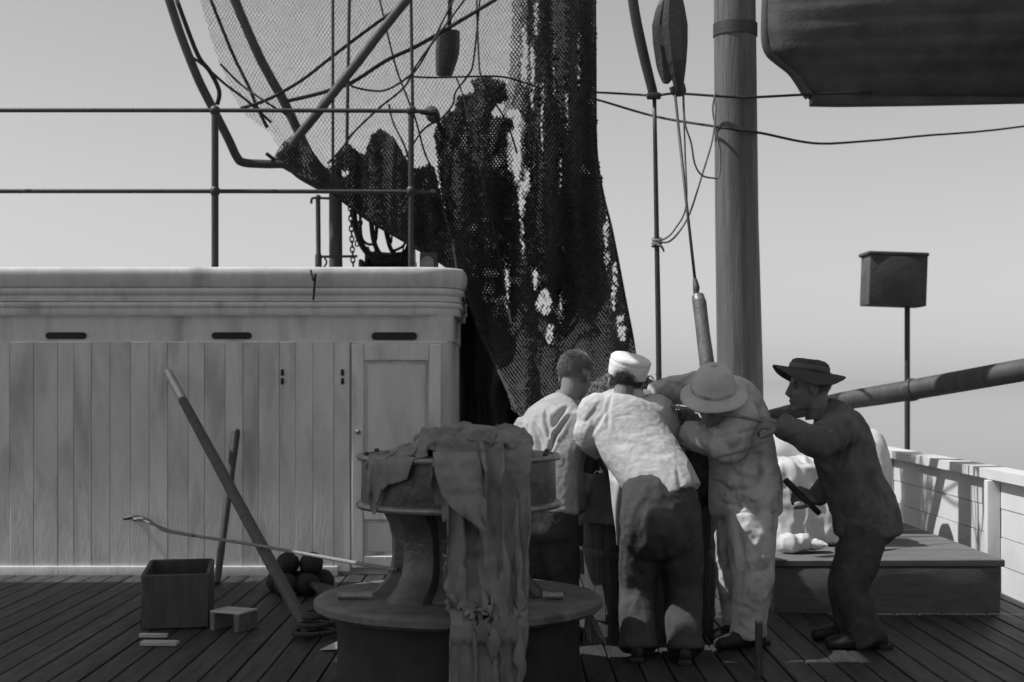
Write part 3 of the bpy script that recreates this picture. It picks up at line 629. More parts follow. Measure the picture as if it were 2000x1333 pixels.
# cords sewn through the net
def cord(pts, Y, r, name='bolt_rope'):
    q = [np.array(P(x, y, float(net_depth(np.array([x], float), np.array([y], float), Y)[0]))) for x, y in pts]
    mk(name, *G().tube(q, r, 6, smooth=6).arr(), MT['darkrope'], netroot)
cord([(520, 300), (560, 330), (600, 348), (640, 370), (720, 430), (800, 477), (890, 537), (930, 632), (985, 747), (1010, 802)], 10.12, .013)
cord([(834, 325), (850, 360), (868, 415), (885, 480), (895, 540), (905, 590)], 9.98, .010)
cord([(890, 150), (905, 190), (925, 280), (945, 360), (965, 450), (985, 560), (1000, 640)], 9.95, .006)
cord([(1162, -30), (1163, 120), (1165, 290), (1178, 380), (1195, 450), (1222, 590), (1240, 690), (1246, 800)], 10.2, .010)
for pts in ([(940, -30), (925, 118), (912, 150), (890, 180), (884, 205), (862, 232), (838, 245), (820, 262), (790, 310), (770, 335)],
            [(760, 205), (768, 240), (790, 285), (800, 320)], [(930, -30), (935, 110), (940, 150), (960, 190), (990, 240), (1010, 300)],
            [(735, -30), (770, 120), (795, 190), (812, 235), (830, 300), (850, 340)], 
            [(800, 150), (850, 152), (925, 150), (990, 152), (1060, 175)], [(680, 160), (690, 170), (730, 178), (760, 174), (800, 148), (830, 110), (900, -30)], [(930, -30), (822, 115), (790, 170), (740, 212), (690, 260), (668, 290), (640, 320)],
            [(430, 125), (470, 165), (520, 200), (560, 225)]):
    cord(pts, 10.15, .0075, 'lacing')

# trawl frame: bent iron runner and spars
fr = empty('beam_trawl', P(580, 330, 10.2), 'bent iron trawl runner and spars carrying the net above the roof rail', 'trawl frame')
def fpart(name, pts, r, Y, mat='iron', n=12, sm=6): mk(name, *G().tube([P(x, y, Y + .02 * i) for i, (x, y) in enumerate(pts)], r, n, smooth=sm).arr(), MT[mat], fr)
fpart('runner', [(318, -40), (350, 60), (385, 150), (412, 205), (446, 272), (462, 306), (476, 318), (520, 321), (560, 323), (590, 345), (640, 372)], .031, 10.0)
fpart('spar', [(450, -20), (505, 108), (555, 200), (598, 290), (620, 330)], .034, 10.4, 'spar')
fpart('spar', [(900, -130), (760, 42), (706, 112), (640, 196), (580, 270), (574, 284)], .033, 9.86, 'spar')
fpart('brace', [(345, 0), (385, 105), (410, 140), (428, 178), (424, 205)], .016, 10.1, 'darkrope')
fpart('brace', [(400, -30), (452, 100), (486, 170), (500, 205), (522, 250)], .012, 10.5, 'darkrope')
fpart('rope', [(880, -60), (700, 72), (640, 118), (585, 160), (520, 196), (470, 212)], .012, 10.1, 'darkrope')
fpart('rope', [(1000, -20), (830, 82), (756, 118), (690, 160), (640, 178), (608, 187), (560, 198)], .014, 10.1, 'darkrope')
fpart('rope', [(372, 110), (400, 130), (440, 165), (480, 195), (530, 240)], .010, 10.45, 'darkrope')
fpart('gusset', [(545, 318), (560, 292), (580, 276)], .05, 10.25)
for x0, y0, x1, y1, r in ((650, -40, 650, 340, .011), (683, -40, 677, 300, .012), (802, -40, 806, 216, .012)):
    line('vertical_stay', [(x0, y0, 10.1), ((x0 + x1) / 2, (y0 + y1) / 2, 10.1), (x1, y1, 10.1)], r, 'iron',
         {650: 'upright dark stay crossing the iron runner spar above the roof rail', 683: 'upright stay with its foot in the gathered net', 802: 'upright stay meeting the corner stanchion of the roof rail'}[x0], 'wire')

# dark sheet behind the lower net, standing in for shadowed deck structures
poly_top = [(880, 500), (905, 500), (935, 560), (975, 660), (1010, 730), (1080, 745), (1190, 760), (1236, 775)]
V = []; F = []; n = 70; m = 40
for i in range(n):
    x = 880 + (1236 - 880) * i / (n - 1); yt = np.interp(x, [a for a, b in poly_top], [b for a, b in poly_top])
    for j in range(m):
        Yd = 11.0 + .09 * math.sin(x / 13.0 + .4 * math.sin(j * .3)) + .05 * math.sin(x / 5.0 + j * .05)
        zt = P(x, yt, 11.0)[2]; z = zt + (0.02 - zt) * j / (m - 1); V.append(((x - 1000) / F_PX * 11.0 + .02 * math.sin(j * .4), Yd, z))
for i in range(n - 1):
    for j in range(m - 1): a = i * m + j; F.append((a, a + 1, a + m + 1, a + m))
o = mk('shadow_sheet', V, F, MT['shadow_cloth'], label='dark folded sheet in place of shaded deck structures beside the deckhouse corner', category='shadow_sheet'); o.modifiers.new('thickness', 'SOLIDIFY').thickness = .006
# ------------------------------------------------------------------ capstan
CY0 = 6.20; CX0 = P(896, 0, CY0)[0]; ZB = .37; ZT = .965; RD = M(199, CY0)
cap_ = empty('capstan', (CX0, CY0, 0), 'squat dark iron capstan with broad drumhead and ribbed waist on a round plinth', 'capstan')
cc = (CX0, CY0, 0)
z0 = ZT - .205
mk('drumhead', *G().lathe(cc, [(.02, ZT + .03), (.20, ZT + .026), (.38, ZT + .012), (RD - .022, ZT + .004), (RD - .022, ZT - .02), (RD - .02, z0 + .03), (RD - .03, z0 - .005), (.20, z0 - .03), (.05, z0 - .03)], 96).arr(), MT['ironp'], cap_, sharp=35)
mk('rim_bead', *G().lathe(cc, [(RD - .03, ZT + .010), (RD - .006, ZT + .012), (RD + .002, ZT + .002), (RD - .004, ZT - .012), (RD - .03, ZT - .016)], 96, cap=False).arr(), MT['brass'], cap_)
mk('rim_bead', *G().lathe(cc, [(RD - .03, z0 + .016), (RD - .004, z0 + .014), (RD + .004, z0 + .002), (RD - .004, z0 - .012), (RD - .04, z0 - .014)], 96, cap=False).arr(), MT['brass'], cap_)
mk('barrel', *G().lathe(cc, [(.26, z0 - .02), (.245, z0 - .06), (.235, z0 - .16), (.235, ZB + .12), (.26, ZB + .05), (.30, ZB + .01), (.30, ZB - .02)], 64).arr(), MT['ironp'], cap_, sharp=50)
prof = [(z0 - .01, .335), (z0 - .035, .325), (z0 - .08, .300), (z0 - .14, .286), (z0 - .22, .284), (z0 - .28, .292), (z0 - .33, .318), (z0 - .365, .355), (ZB + .008, .375), (ZB - .005, .38)]
for k in range(6):
    a = math.radians(-90 + 22 + 60 * k); V = []; n = len(prof)
    for i, (z, r) in enumerate(prof):
        hw = .078 + .03 * (i / n) ** 2
        for t in (-1, -.72, 0, .72, 1):
            rr = r - (.022 if abs(t) == 1 else (.004 if t else 0)); V.append((rr, t * hw, z))
        V.append((.2, hw * .95, z)); V.append((.2, -hw * .95, z))
    V = np.array(V); c, s = math.cos(a), math.sin(a); V = np.stack([V[:, 0] * c - V[:, 1] * s + CX0, V[:, 0] * s + V[:, 1] * c + CY0, V[:, 2]], 1)
    mk('whelp', V, ringfaces(n, 7, True), MT['ironp'], cap_, sharp=50)
RB = M(281, CY0)
mk('base_plate', *G().lathe(cc, [(.02, ZB), (.40, ZB), (RB - .06, ZB - .004), (RB - .015, ZB - .008), (RB, ZB - .02), (RB, ZB - .045), (RB - .02, ZB - .06), (.3, ZB - .06)], 96).arr(), MT['baseiron'], cap_, sharp=35)
mk('plinth', *G().lathe(cc, [(.3, ZB - .06), (RB - .10, ZB - .06), (RB - .10, 0.0), (.3, 0.0)], 96).arr(), MT['plinth'], cap_, sharp=35)
for k in range(8):
    a = math.radians(20 + 45 * k); mk('bolt', *G().lathe((CX0 + .41 * math.cos(a), CY0 + .41 * math.sin(a), ZT + .006), [(.012, 0), (.012, .014), (.006, .02)], 8).arr(), MT['iron'], cap_, sharp=40)
for x, y, x2, y2 in ((660, 1166, 728, 1162), (1100, 1150, 1060, 1130)):
    a, b = P(x, y, 6.05), P(x2, y2, 6.05); a[2] = b[2] = ZB + .014; mk('pawl', *G().tube([a, (a + b) / 2, b], [.016, .014, .022], 8).arr(), MT['brass'], cap_, sharp=50)

# ------------------------------------------------------------------ cloth heaped over the capstan (relaxed under gravity on the drum)
LUMPS = [((P(872, 0, 6.0)[0], 6.04, ZT + .015), (.10, .15, .085)), ((P(985, 0, 6.0)[0], 6.06, ZT + .015), (.12, .16, .075)), ((P(920, 0, 6.0)[0], 6.22, ZT + .015), (.17, .12, .10))]
def relax(X, d, steps, iters=6, lumps=(), bend=.12, g=9.8, pin=0):
    X0 = X.copy()
    nu, nv = X.shape[:2]; prev = X.copy(); dt = 1 / 70
    def con(A, B, L, k=1.0):
        dd = B - A; l = np.linalg.norm(dd, axis=-1, keepdims=True) + 1e-9; c = dd * (.5 * k * (1 - L / l)); A += c; B -= c
    for st_ in range(steps):
        vel = (X - prev) * .965; old = X.copy(); prev = old; X = X + vel; X[..., 2] -= g * dt * dt
        for it in range(iters):
            for s in (0, 1):
                n = (nu - s) // 2 * 2; con(X[s:s + n:2], X[s + 1:s + n + 1:2][:n // 2], d) if n else None
                n = (nv - s) // 2 * 2; con(X[:, s:s + n:2], X[:, s + 1:s + n + 1:2][:, :n // 2], d) if n else None
            sh = d * 1.4142
            for s in (0, 1):
                n = (nu - s) // 2 * 2
                con(X[s:s + n:2, :-1], X[s + 1:s + n + 1:2, 1:], sh, .5); con(X[s:s + n:2, 1:], X[s + 1:s + n + 1:2, :-1], sh, .5)
            for s in range(4):
                A, B = X[s:-2:4], X[s + 2::4]; n = min(len(A), len(B)); con(A[:n], B[:n], 2 * d, bend)
                A, B = X[:, s:-2:4], X[:, s + 2::4]; n = min(A.shape[1], B.shape[1]); con(A[:, :n], B[:, :n], 2 * d, bend)
            if pin: X[:, :pin] = X0[:, :pin]
            hit = np.zeros(X.shape[:2], bool)
            e = .006
            for cl, rl in lumps:
                q = (X - np.array(cl)) / (np.array(rl) + e); l = np.linalg.norm(q, axis=-1); m = (l < 1) & (X[..., 2] > ZT - .02)
                X[m] = np.array(cl) + (q[m] / (l[m][:, None] + 1e-6)) * (np.array(rl) + e); hit |= m
            rx, ry = X[..., 0] - CX0, X[..., 1] - CY0; r = np.sqrt(rx * rx + ry * ry) + 1e-9
            ztop = ZT + .006 + e + .02 * np.clip(1 - r / RD, 0, 1)
            m = (r < RD + e) & (X[..., 2] < ztop) & (X[..., 2] > z0 - .02)
            pz = ztop - X[..., 2]; pr = RD + e - r
            mz = m & (pz < pr); X[..., 2][mz] = ztop[mz]; hit |= mz
            mr = m & ~mz; X[..., 0][mr] += rx[mr] / r[mr] * pr[mr]; X[..., 1][mr] += ry[mr] / r[mr] * pr[mr]; hit |= mr & (np.abs(X[..., 2] - ZT) < .03)
            mw = (r < .375 + e) & (X[..., 2] <= z0 - .02) & (X[..., 2] > ZB); k_ = (.375 + e - r); X[..., 0][mw] += (rx / r * k_)[mw]; X[..., 1][mw] += (ry / r * k_)[mw]
            mb = (r < RB + e) & (X[..., 2] < ZB + e) & (X[..., 2] > ZB - .15); pzb = ZB + e - X[..., 2]; prb = RB + e - r
            mz = mb & (pzb < prb); X[..., 2][mz] = ZB + e; hit |= mz
            mr = mb & ~mz; X[..., 0][mr] += (rx / r * prb)[mr]; X[..., 1][mr] += (ry / r * prb)[mr]
            mg = X[..., 2] < .012; X[..., 2][mg] = .012; hit |= mg
        X[hit] = old[hit] + (X[hit] - old[hit]) * np.array([.12, .12, 1.0]); prev[hit] = X[hit]
    return X
def sheet_faces(nu, nv, keep=None):
    i, j = np.meshgrid(np.arange(nu - 1), np.arange(nv - 1), indexing='ij'); a = (i * nv + j).ravel(); F = np.stack([a, a + 1, a + nv + 1, a + nv], 1)
    return F if keep is None else F[keep(i.ravel(), j.ravel())]
nu, nv, d = 54, 128, .0112
U, T = np.meshgrid(np.linspace(0, 1, nu), np.linspace(0, 1, nv), indexing='ij'); L = T * nv * d
xc = P(940, 0, 5.75)[0]
Uw = U + .035 * np.sin(U * 9 + 1) + .02 * np.sin(U * 23)
ph = 4.2 * Uw * 2 * math.pi + .6 * np.sin(T * 6.0) + 3.0 * np.clip(T - .40, 0, 1) * np.sin(U * 4 + .6) + 1.6 * vnoise(np.stack([U.ravel() * 3, T.ravel() * 5, 0 * U.ravel() + 1.3], 1)).reshape(U.shape)
fold = 1 - np.abs(np.sin(ph * .5)) ** 1.3; nz = vnoise(np.stack([U.ravel() * 6, T.ravel() * 9, 0 * U.ravel() + 3.3], 1)).reshape(U.shape); fold = np.clip(fold + .35 * nz, 0, 1.3)
wid = np.interp(L, [0, .30, .50, .62, .80, .95, 1.15, 1.45], [.40, .42, .38, .34, .245, .235, .27, .32])
amp = np.interp(L, [0, .3, .48, .6, .75, 1.45], [.012, .02, .036, .056, .078, .085])
base_y = np.interp(L, [0, .42, .52, .58, .64, 1.5], [6.20, 5.80, 5.752, 5.738, 5.735, 5.715]); base_z = np.interp(L, [0, .18, .36, .46, .52, .58, .64, 1.5], [ZT + .03, ZT + .07, ZT + .07, ZT + .05, ZT + .022, ZT - .03, ZT - .09, ZT - .93])
out = np.clip((L - .38) / .16, 0, 1)
X = np.stack([xc + (U - .5) * wid + .012 * np.cos(ph) + np.interp(L, [0, .6, 1.4], [-.01, 0, .02]), base_y - out * amp * fold, base_z + (1 - out) * amp * fold * 1.1], -1)
X = relax(X, d, 45, 6, LUMPS, bend=.05, pin=int(.62 / d))
def torn(i, j): return (j < nv - 2 - (3 + 3 * np.sin(i * .16) + 2 * np.sin(i * .31 + 1))) & (i > 1 + 1.5 * np.sin(j * .21)) 
du = np.gradient(X, axis=0); dv = np.gradient(X, axis=1); nn_ = np.cross(du, dv); nn_ /= np.linalg.norm(nn_, axis=-1, keepdims=True) + 1e-9
cq = np.stack([U.ravel() * 5 + T.ravel() * 3, T.ravel() * 9, 0 * U.ravel()], 1); cq = cq + .7 * np.stack([vnoise(cq * .8 + k * 7.7) for k in range(3)], 1)
cr = (.017 * (1 - 2.2 * np.abs(vnoise(cq))) + .006 * (1 - 2.2 * np.abs(vnoise(cq * 3.7 + 9))) + .011 * (1 - 2.2 * np.abs(vnoise(cq * 2.3 + 4)))).reshape(U.shape)
cr *= np.interp(L, [0, 1.05, 1.2, 1.5], [1, 1, .35, .3]); X = X + nn_ * cr[..., None]; rr_ = np.hypot(X[..., 0] - CX0, X[..., 1] - CY0); bad = (rr_ < RD + .006) & (X[..., 2] < ZT) & (X[..., 2] > z0 - .02); X[..., 1][bad] -= (RD + .008 - rr_)[bad]
rr_ = np.hypot(X[..., 0] - CX0, X[..., 1] - CY0); bad = (rr_ < RB + .012) & (X[..., 2] < ZB + .012) & (X[..., 2] > ZB - .10); lift = bad & (rr_ < RB - .03); X[..., 2][lift] = ZB + .012; bad &= ~lift; X[..., 1][bad] -= (RB + .016 - rr_)[bad]
Vc = X.reshape(-1, 3)
cloth = mk('canvas_cloth', Vc, sheet_faces(nu, nv, torn), MT['canvas'], label='stained grey canvas coat heaped on the capstan with long folds hanging down its front', category='cloth')
cloth.modifiers.new('thickness', 'SOLIDIFY').thickness = .0025
# a loose flap of the coat folded across its front
fl_l = [(846, 884), (852, 930), (862, 968), (882, 994), (908, 1012), (934, 1030), (946, 1040)]; fl_r = [(936, 884), (944, 915), (948, 950), (950, 985), (950, 1010), (949, 1030), (948, 1042)]
V = []; n = 18; m = 40
for j in range(m):
    t = j / (m - 1) * 6; i0 = min(int(t), 5); q = t - i0; a_ = np.array(fl_l[i0]) * (1 - q) + np.array(fl_l[i0 + 1]) * q; b_ = np.array(fl_r[i0]) * (1 - q) + np.array(fl_r[i0 + 1]) * q
    for i in range(n):
        u_ = i / (n - 1); p = a_ * (1 - u_) + b_ * u_; yy = np.interp(p[1], [880, 900, 950, 1045], [5.77, 5.695, 5.655, 5.635]) - .014 * math.sin(u_ * 9 + t) - .02 * math.sin(u_ * math.pi) + .03 * u_ ** 3; V.append(P(p[0], p[1], yy))
V = np.array(V); cq = V * np.array([16, 16, 9]) + 3.1; V[:, 1] += .012 * (1 - 2 * np.abs(vnoise(cq))) + .008 * (1 - 2 * np.abs(vnoise(cq * 2.2)))
F = [(j * n + i, j * n + i + 1, (j + 1) * n + i + 1, (j + 1) * n + i) for j in range(m - 1) for i in range(n - 1)]
fo = mk('coat_flap', V, F, MT['canvas'], cloth); fo.modifiers.new('thickness', 'SOLIDIFY').thickness = .005
# a second rag on the left of the drumhead
nu2, nv2 = 46, 34
U, T = np.meshgrid(np.linspace(0, 1, nu2), np.linspace(0, 1, nv2), indexing='ij')
a0 = P(722, 0, 5.9)[0]; a1 = P(872, 0, 5.95)[0]
n1 = vnoise(np.stack([U.ravel() * 5, T.ravel() * 5, 0 * U.ravel() + 8.8], 1)).reshape(U.shape); n2 = vnoise(np.stack([U.ravel() * 9, T.ravel() * 7, 0 * U.ravel() + 4.1], 1)).reshape(U.shape)
X = np.stack([a0 + (a1 - a0) * U + .03 * n2, 5.79 + .10 * U + .26 * T + .04 * n1 - .03 * (1 - U), ZT + .10 + .12 * U + .07 * np.abs(n1) + .06 * np.abs(n2)], -1)
X = relax(X, .0122, 60, 6, [((P(845, 0, 6.0)[0], 6.0, ZT), (.09, .12, .10)), ((P(795, 0, 6.0)[0], 6.0, ZT), (.06, .10, .055))])
rag = mk('rag', X.reshape(-1, 3), sheet_faces(nu2, nv2, lambda i, j: (j > 4 + 4 * np.sin(i * .21) - i * .10) & (j < nv2 - 3 - 2 * np.sin(i * .2))), MT['canvas'], label='ragged strip of dark cloth spread on the left side of the capstan head', category='cloth')
rag.modifiers.new('thickness', 'SOLIDIFY').thickness = .004
s_ = rag.modifiers.new('soft', 'SUBSURF'); s_.levels = 1; s_.render_levels = 1
# a third, crumpled bundle tucked behind on top
g = G(); g.ell((P(858, 0, 6.0)[0], 5.97, ZT + .085), (.045, .085, .034), f=(1, .2, .3)); g.ell((P(1000, 0, 5.9)[0], 5.90, ZT + .06), (.07, .07, .05)); g.ell((P(880, 0, 5.9)[0], 5.90, ZT + .05), (.08, .07, .05)); g.ell((P(940, 0, 5.95)[0], 5.98, ZT + .075), (.12, .08, .045)); g.ell((P(1005, 0, 6.0)[0], 6.02, ZT + .07), (.07, .06, .045), f=(1, .3, -.2)); g.ell((P(905, 0, 6.1)[0], 6.12, ZT + .075), (.09, .10, .055)); g.ell((P(985, 0, 6.1)[0], 6.16, ZT + .07), (.09, .12, .05)); g.ell((P(945, 0, 6.1)[0], 6.2, ZT + .06), (.1, .16, .05)); g.ell((P(832, 0, 6.05)[0], 6.08, ZT + .095), (.02, .04, .018), f=(1, .2, .2))
g.ell((P(930, 0, 6.1)[0], 6.15, ZT + .045), (.18, .14, .05))
V, N_, F = remesh(g, .006, 4)
rp = V * np.array([14, 9, 22]) + 2.2; rp = rp + .8 * np.stack([vnoise(V * 9 + k * 5.1) for k in range(3)], 1); V = V + N_ * (.020 * (1 - 2.2 * np.abs(vnoise(rp))) + .009 * (1 - 2 * np.abs(vnoise(rp * 2.3))))[:, None]
V[:, 2] = np.maximum(V[:, 2], ZT + .014)
mk('crumpled_bundle', V, F, MT['canvas'], label='crumpled bundle of canvas knotted on top of the capstan head', category='cloth')

# ------------------------------------------------------------------ gear on the deck at the left
line('hawser', [(262, 1014, 9.36), (285, 1018, 9.2), (322, 1034, 8.9), (345, 1040, 8.7), (380, 1047, 8.5), (480, 1062, 7.9), (600, 1083, 7.2), (745, 1109, 6.25), (775, 1112, 6.12)], .0095, 'rope', 'long pale rope stretched from the deckhouse wall to the capstan waist', sm=6)
line('rope_eye', [(268, 1013, 9.3), (290, 1016, 9.0), (318, 1036, 8.86), (350, 1043, 8.6), (378, 1047, 8.45)], .008, 'rope', 'spliced pale eye at the wall end of the stretched rope', sm=6)
cl = empty('cleat', P(262, 1014, 9.42), 'small iron cleat on the deckhouse wall holding the stretched rope', 'cleat')
c = P(262, 1014, 9.40); mk('horn', *G().tube([c - [.07, 0, 0], c + [0, 0, .012], c + [.07, 0, 0]], [.01, .016, .01], 8, smooth=4).arr(), MT['iron'], cl); mk('stem', *G().box(c + [0, .05, 0], (.03, .09, .03), .004).arr(), MT['iron'], cl, sharp=40)
b = P(606, 1246, 7.18); b[2] = .012; t = P(328, 728, 9.40)
sp = empty('leaning_spar', b, 'long round wooden spar leaning from the deck against the deckhouse wall', 'spar')
mk('shaft', *G().tube([b, b * .5 + t * .5, t], [.034, .033, .028], 18).arr(), MT['spar'], sp, sharp=60)
mk('ferrule', *G().tube([b, b * .96 + t * .04], .037, 18).arr(), MT['iron'], sp, sharp=60)
b = P(424, 1118, 9.05); b[2] = .01; t = P(461, 843, 9.40); 
st_ = empty('leaning_bar', b, 'short dark wooden bar leaning upright against the deckhouse boards', 'bar')
mk('bar', *G().tube([b, b * .4 + t * .6, t], [.022, .026, .028], 12).arr(), MT['iron'], st_, sharp=60)
mk('bar_end', *G().ell(t, (.028, .028, .02)).arr(), MT['iron'], st_)
# open wooden box
ob = empty('wooden_box', (-1.80, 7.75, 0), 'low open wooden box with pale top edges by the leaning spar', 'box')
Rb = np.array(Matrix.Rotation(math.radians(10), 3, 'Z'))
def ob_box(name, lc, s, mat='crate'): mk(name, *G().box(np.array([-1.80, 7.75, 0]) + Rb @ np.array(lc), s, .006, Rb).arr(), MT[mat], ob, sharp=40)
ob_box('bottom', (0, 0, .02), (.30, .62, .03), 'tub'); ob_box('end_board', (0, .32, .145), (.34, .025, .28), 'tub'); ob_box('end_board', (0, -.32, .145), (.34, .025, .28), 'tub'); ob_box('side_board', (.165, 0, .145), (.025, .61, .28), 'tub'); ob_box('side_board', (-.165, 0, .145), (.025, .61, .28), 'tub')
sl = empty('slatted_tray', (-1.48, 7.45, 0), 'small pale slatted tray lying flat on the deck near the box', 'tray')
Rs = np.array(Matrix.Rotation(math.radians(-24), 3, 'Z'))
for k in range(3): mk('slat', *G().box(np.array([-1.44, 7.42, .10]) + Rs @ np.array([0, -.055 + .055 * k, 0]), (.19, .046, .012), .003, Rs).arr(), MT['palewood'], sl, sharp=40)
for k in (-1, 1): mk('bearer', *G().box(np.array([-1.44, 7.42, .048]) + Rs @ np.array([.075 * k, 0, 0]), (.03, .17, .09), .003, Rs).arr(), MT['crate'], sl, sharp=40)
# pile of dark floats
V, N_, F = remesh(G().ell((0, 0, 0), (.075, .075, .07)), .012, 2); V = V + N_ * (.004 * fbm(V * 40, 2))[:, None]; float_me = make_mesh('net_float', V, F); float_me.materials.append(MT['cork']); float_me.polygons.foreach_set('use_smooth', [True] * len(float_me.polygons))
for x, y_, z in ((-1.42, 8.7, .07), (-1.28, 8.68, .07), (-1.15, 8.72, .07), (-1.35, 8.55, .07), (-1.22, 8.56, .07), (-1.35, 8.63, .185), (-1.21, 8.64, .185)):
    o = inst('net_float', float_me, (x, y_, z), None, (random.random(), random.random(), random.random() * 6)); setp(o, 'round dark net float in the heap below the deckhouse boards', 'float', 'heap of dark net floats')
mk('scrap_board', *G().box(P(640, 1128, 8.45) * [1, 1, 0] + [0, 0, .05], (.17, .25, .03), .006, np.array(Matrix.Rotation(.3, 3, 'Y') @ Matrix.Rotation(.4, 3, 'Z'))).arr(), MT['tub'], sharp=40, label='dark scrap of board lying beside the heap of floats', category='board')
for k, (x, y_, s, lab) in enumerate(((300, 1248, .24, 'narrow pale batten on the dark deck, the farther of two'), (312, 1263, .30, 'wide pale batten on the dark deck, the nearer of two'))):
    Yd = CAM_H * F_PX / (y_ - HORIZON); c = P(x, y_, Yd); mk('batten', *G().box((c[0], Yd, .016), (s * .6, .03 + .03 * k, .022), .004, np.array(Matrix.Rotation(-.06, 3, 'Z'))).arr(), MT['palewood'], sharp=40, label=lab, category='batten')
Yd = CAM_H * F_PX / (1270 - HORIZON); c = P(648, 1270, Yd)
g = [(c[0] - .05, Yd - .05, .012), (c[0] + .05, Yd - .07, .020), (c[0] + .06, Yd + .04, .05), (c[0] - .02, Yd + .05, .014), (c[0], Yd, .03)]
V = np.array(g); V2 = V - [0, 0, .004]; o = mk('paper_scrap', np.concatenate([V, V2]), [(0, 1, 4), (1, 2, 4), (2, 3, 4), (3, 0, 4), (6, 5, 9), (7, 6, 9), (8, 7, 9), (5, 8, 9), (0, 5, 6, 1), (1, 6, 7, 2), (2, 7, 8, 3), (3, 8, 5, 0)], MT['palewood'], smooth=False, label='crumpled pale paper scrap on the deck in front of the spar foot', category='paper')
# coil at the spar foot
th = np.linspace(0, 2 * math.pi * 4.2, 120); c = P(612, 1215, 7.0)
mk('rope_coil', *G().tube([(c[0] + (.13 - .004 * t) * math.cos(t), 7.15 + (.13 - .004 * t) * math.sin(t), .016 + .006 * t) for t in th], .014, 6).arr(), MT['darkrope'], label='flat dark coil of rope round the foot of the leaning spar', category='rope')
# short iron pin and frayed swab on the right
pin = empty('deck_pin', P(1482, 0, 6.25) * [1, 1, 0], 'short round iron pin standing up from the deck by the overalls', 'post')
c = P(1482, 0, 6.25); c[2] = 0
mk('shaft', *G().tube([c, c + [0, 0, .235]], .0165, 14).arr(), MT['iron'], pin, sharp=60); mk('cap', *G().lathe(c + [0, 0, .235], [(.018, 0), (.0185, .008), (.012, .014)], 14).arr(), MT['brass'], pin, sharp=50)
sw_ = empty('swab', P(1155, 1250, 6.25), 'frayed pale rope swab hanging under the edge of the capstan base plate', 'swab')
g = G(); top = P(1150, 1190, 6.25)
for k in range(34):
    e = P(1138 + 46 * random.random(), 1246 + 14 * random.random(), 6.18 + .12 * random.random()); e[2] = max(.012, e[2] - .0); mid = (top + e) / 2 + RNG.normal(0, .008, 3); g.tube([top + RNG.normal(0, .004, 3), mid, e], .0032, 4, smooth=3)
mk('strands', *g.arr(), MT['rope'], sw_, kind='stuff'); mk('binding', *G().tube([top - [0, 0, .012], top + [0, 0, .02]], .012, 8).arr(), MT['darkrope'], sw_)

# ------------------------------------------------------------------ wash tub, cod end of the net, canvas sling
TX, TY, TR, TH = .715, 7.42, .345, .74
tub = empty('wash_tub', (TX, TY, 0), 'tall dark staved wooden tub holding the net end between the men', 'tub')
ns = 26
for k in range(ns):
    a0, a1 = 2 * math.pi * (k + .03) / ns, 2 * math.pi * (k + .97) / ns; V = []
    for z, rr in ((0.0, TR * .93), (TH * .5, TR * .985), (TH, TR)):
        for a, q in ((a0, 0), ((a0 + a1) / 2, .004), (a1, 0), (a1, -.025), (a0, -.025)): V.append((TX + (rr + q) * math.cos(a), TY + (rr + q) * math.sin(a), z))
    mk('stave', V, ringfaces(3, 5, True), MT['tub'], tub, smooth=False)
for z in (.10, .42, .70):
    rr = TR * np.interp(z, [0, .37, .74], [.93, .985, 1]); mk('hoop', *G().lathe((TX, TY, z), [(rr + .004, -.018), (rr + .010, -.018), (rr + .010, .018), (rr + .004, .018)], 48, cap=False).arr(), MT['iron'], tub, sharp=40)
mk('tub_bottom', *G().lathe((TX, TY, .05), [(.01, 0), (TR * .92, 0), (TR * .92, .02), (.01, .02)], 40).arr(), MT['tub'], tub, sharp=40)
g = G(); g.ell((TX + .20, TY - .10, .80), (.19, .16, .17)); g.ell((TX + .26, TY - .14, .93), (.15, .13, .13)); g.ell((TX + .02, TY + .02, .84), (.26, .24, .20)); g.ell((TX - .02, TY + .15, 1.0), (.22, .20, .22)); g.ell((TX - .1, TY + .4, 1.1), (.22, .25, .22)); g.ell((TX + .12, TY - .05, .70), (.18, .22, .2)); g.ell((TX + .10, TY - .02, 1.02), (.18, .13, .11)); g.ell((TX + .02, TY, 1.08), (.12, .12, .09))
V, N_, F = remesh(g, .014, 3); V = V + N_ * (.022 * (1 - 2.4 * np.abs(vnoise(V * 14 + 5))) + .014 * (1 - 2.2 * np.abs(vnoise(V * 30 + 1))))[:, None]
cod = empty('cod_end', (TX, TY, .70), 'shaggy gathered bunch of wet net piled over the tub rim', 'fishing net')
mk('bunched_net', V, F, MT['netbag'], cod)
sel = RNG.choice(len(V), 1500); g = G()
for i in sel:
    p = V[i]; n_ = unit(N_[i] + RNG.normal(0, .5, 3)); t = unit(np.cross(n_, RNG.normal(0, 1, 3))); L_ = random.uniform(.03, .07)
    g.tube([p - n_ * .004, p + n_ * .018 + t * L_ * .3, p + n_ * .016 + t * L_ * .7 - [0, 0, .012], p + t * L_ - [0, 0, .02]], .0024, 3)
mk('loose_twine', *g.arr(), MT['rope'], cod, kind='stuff')
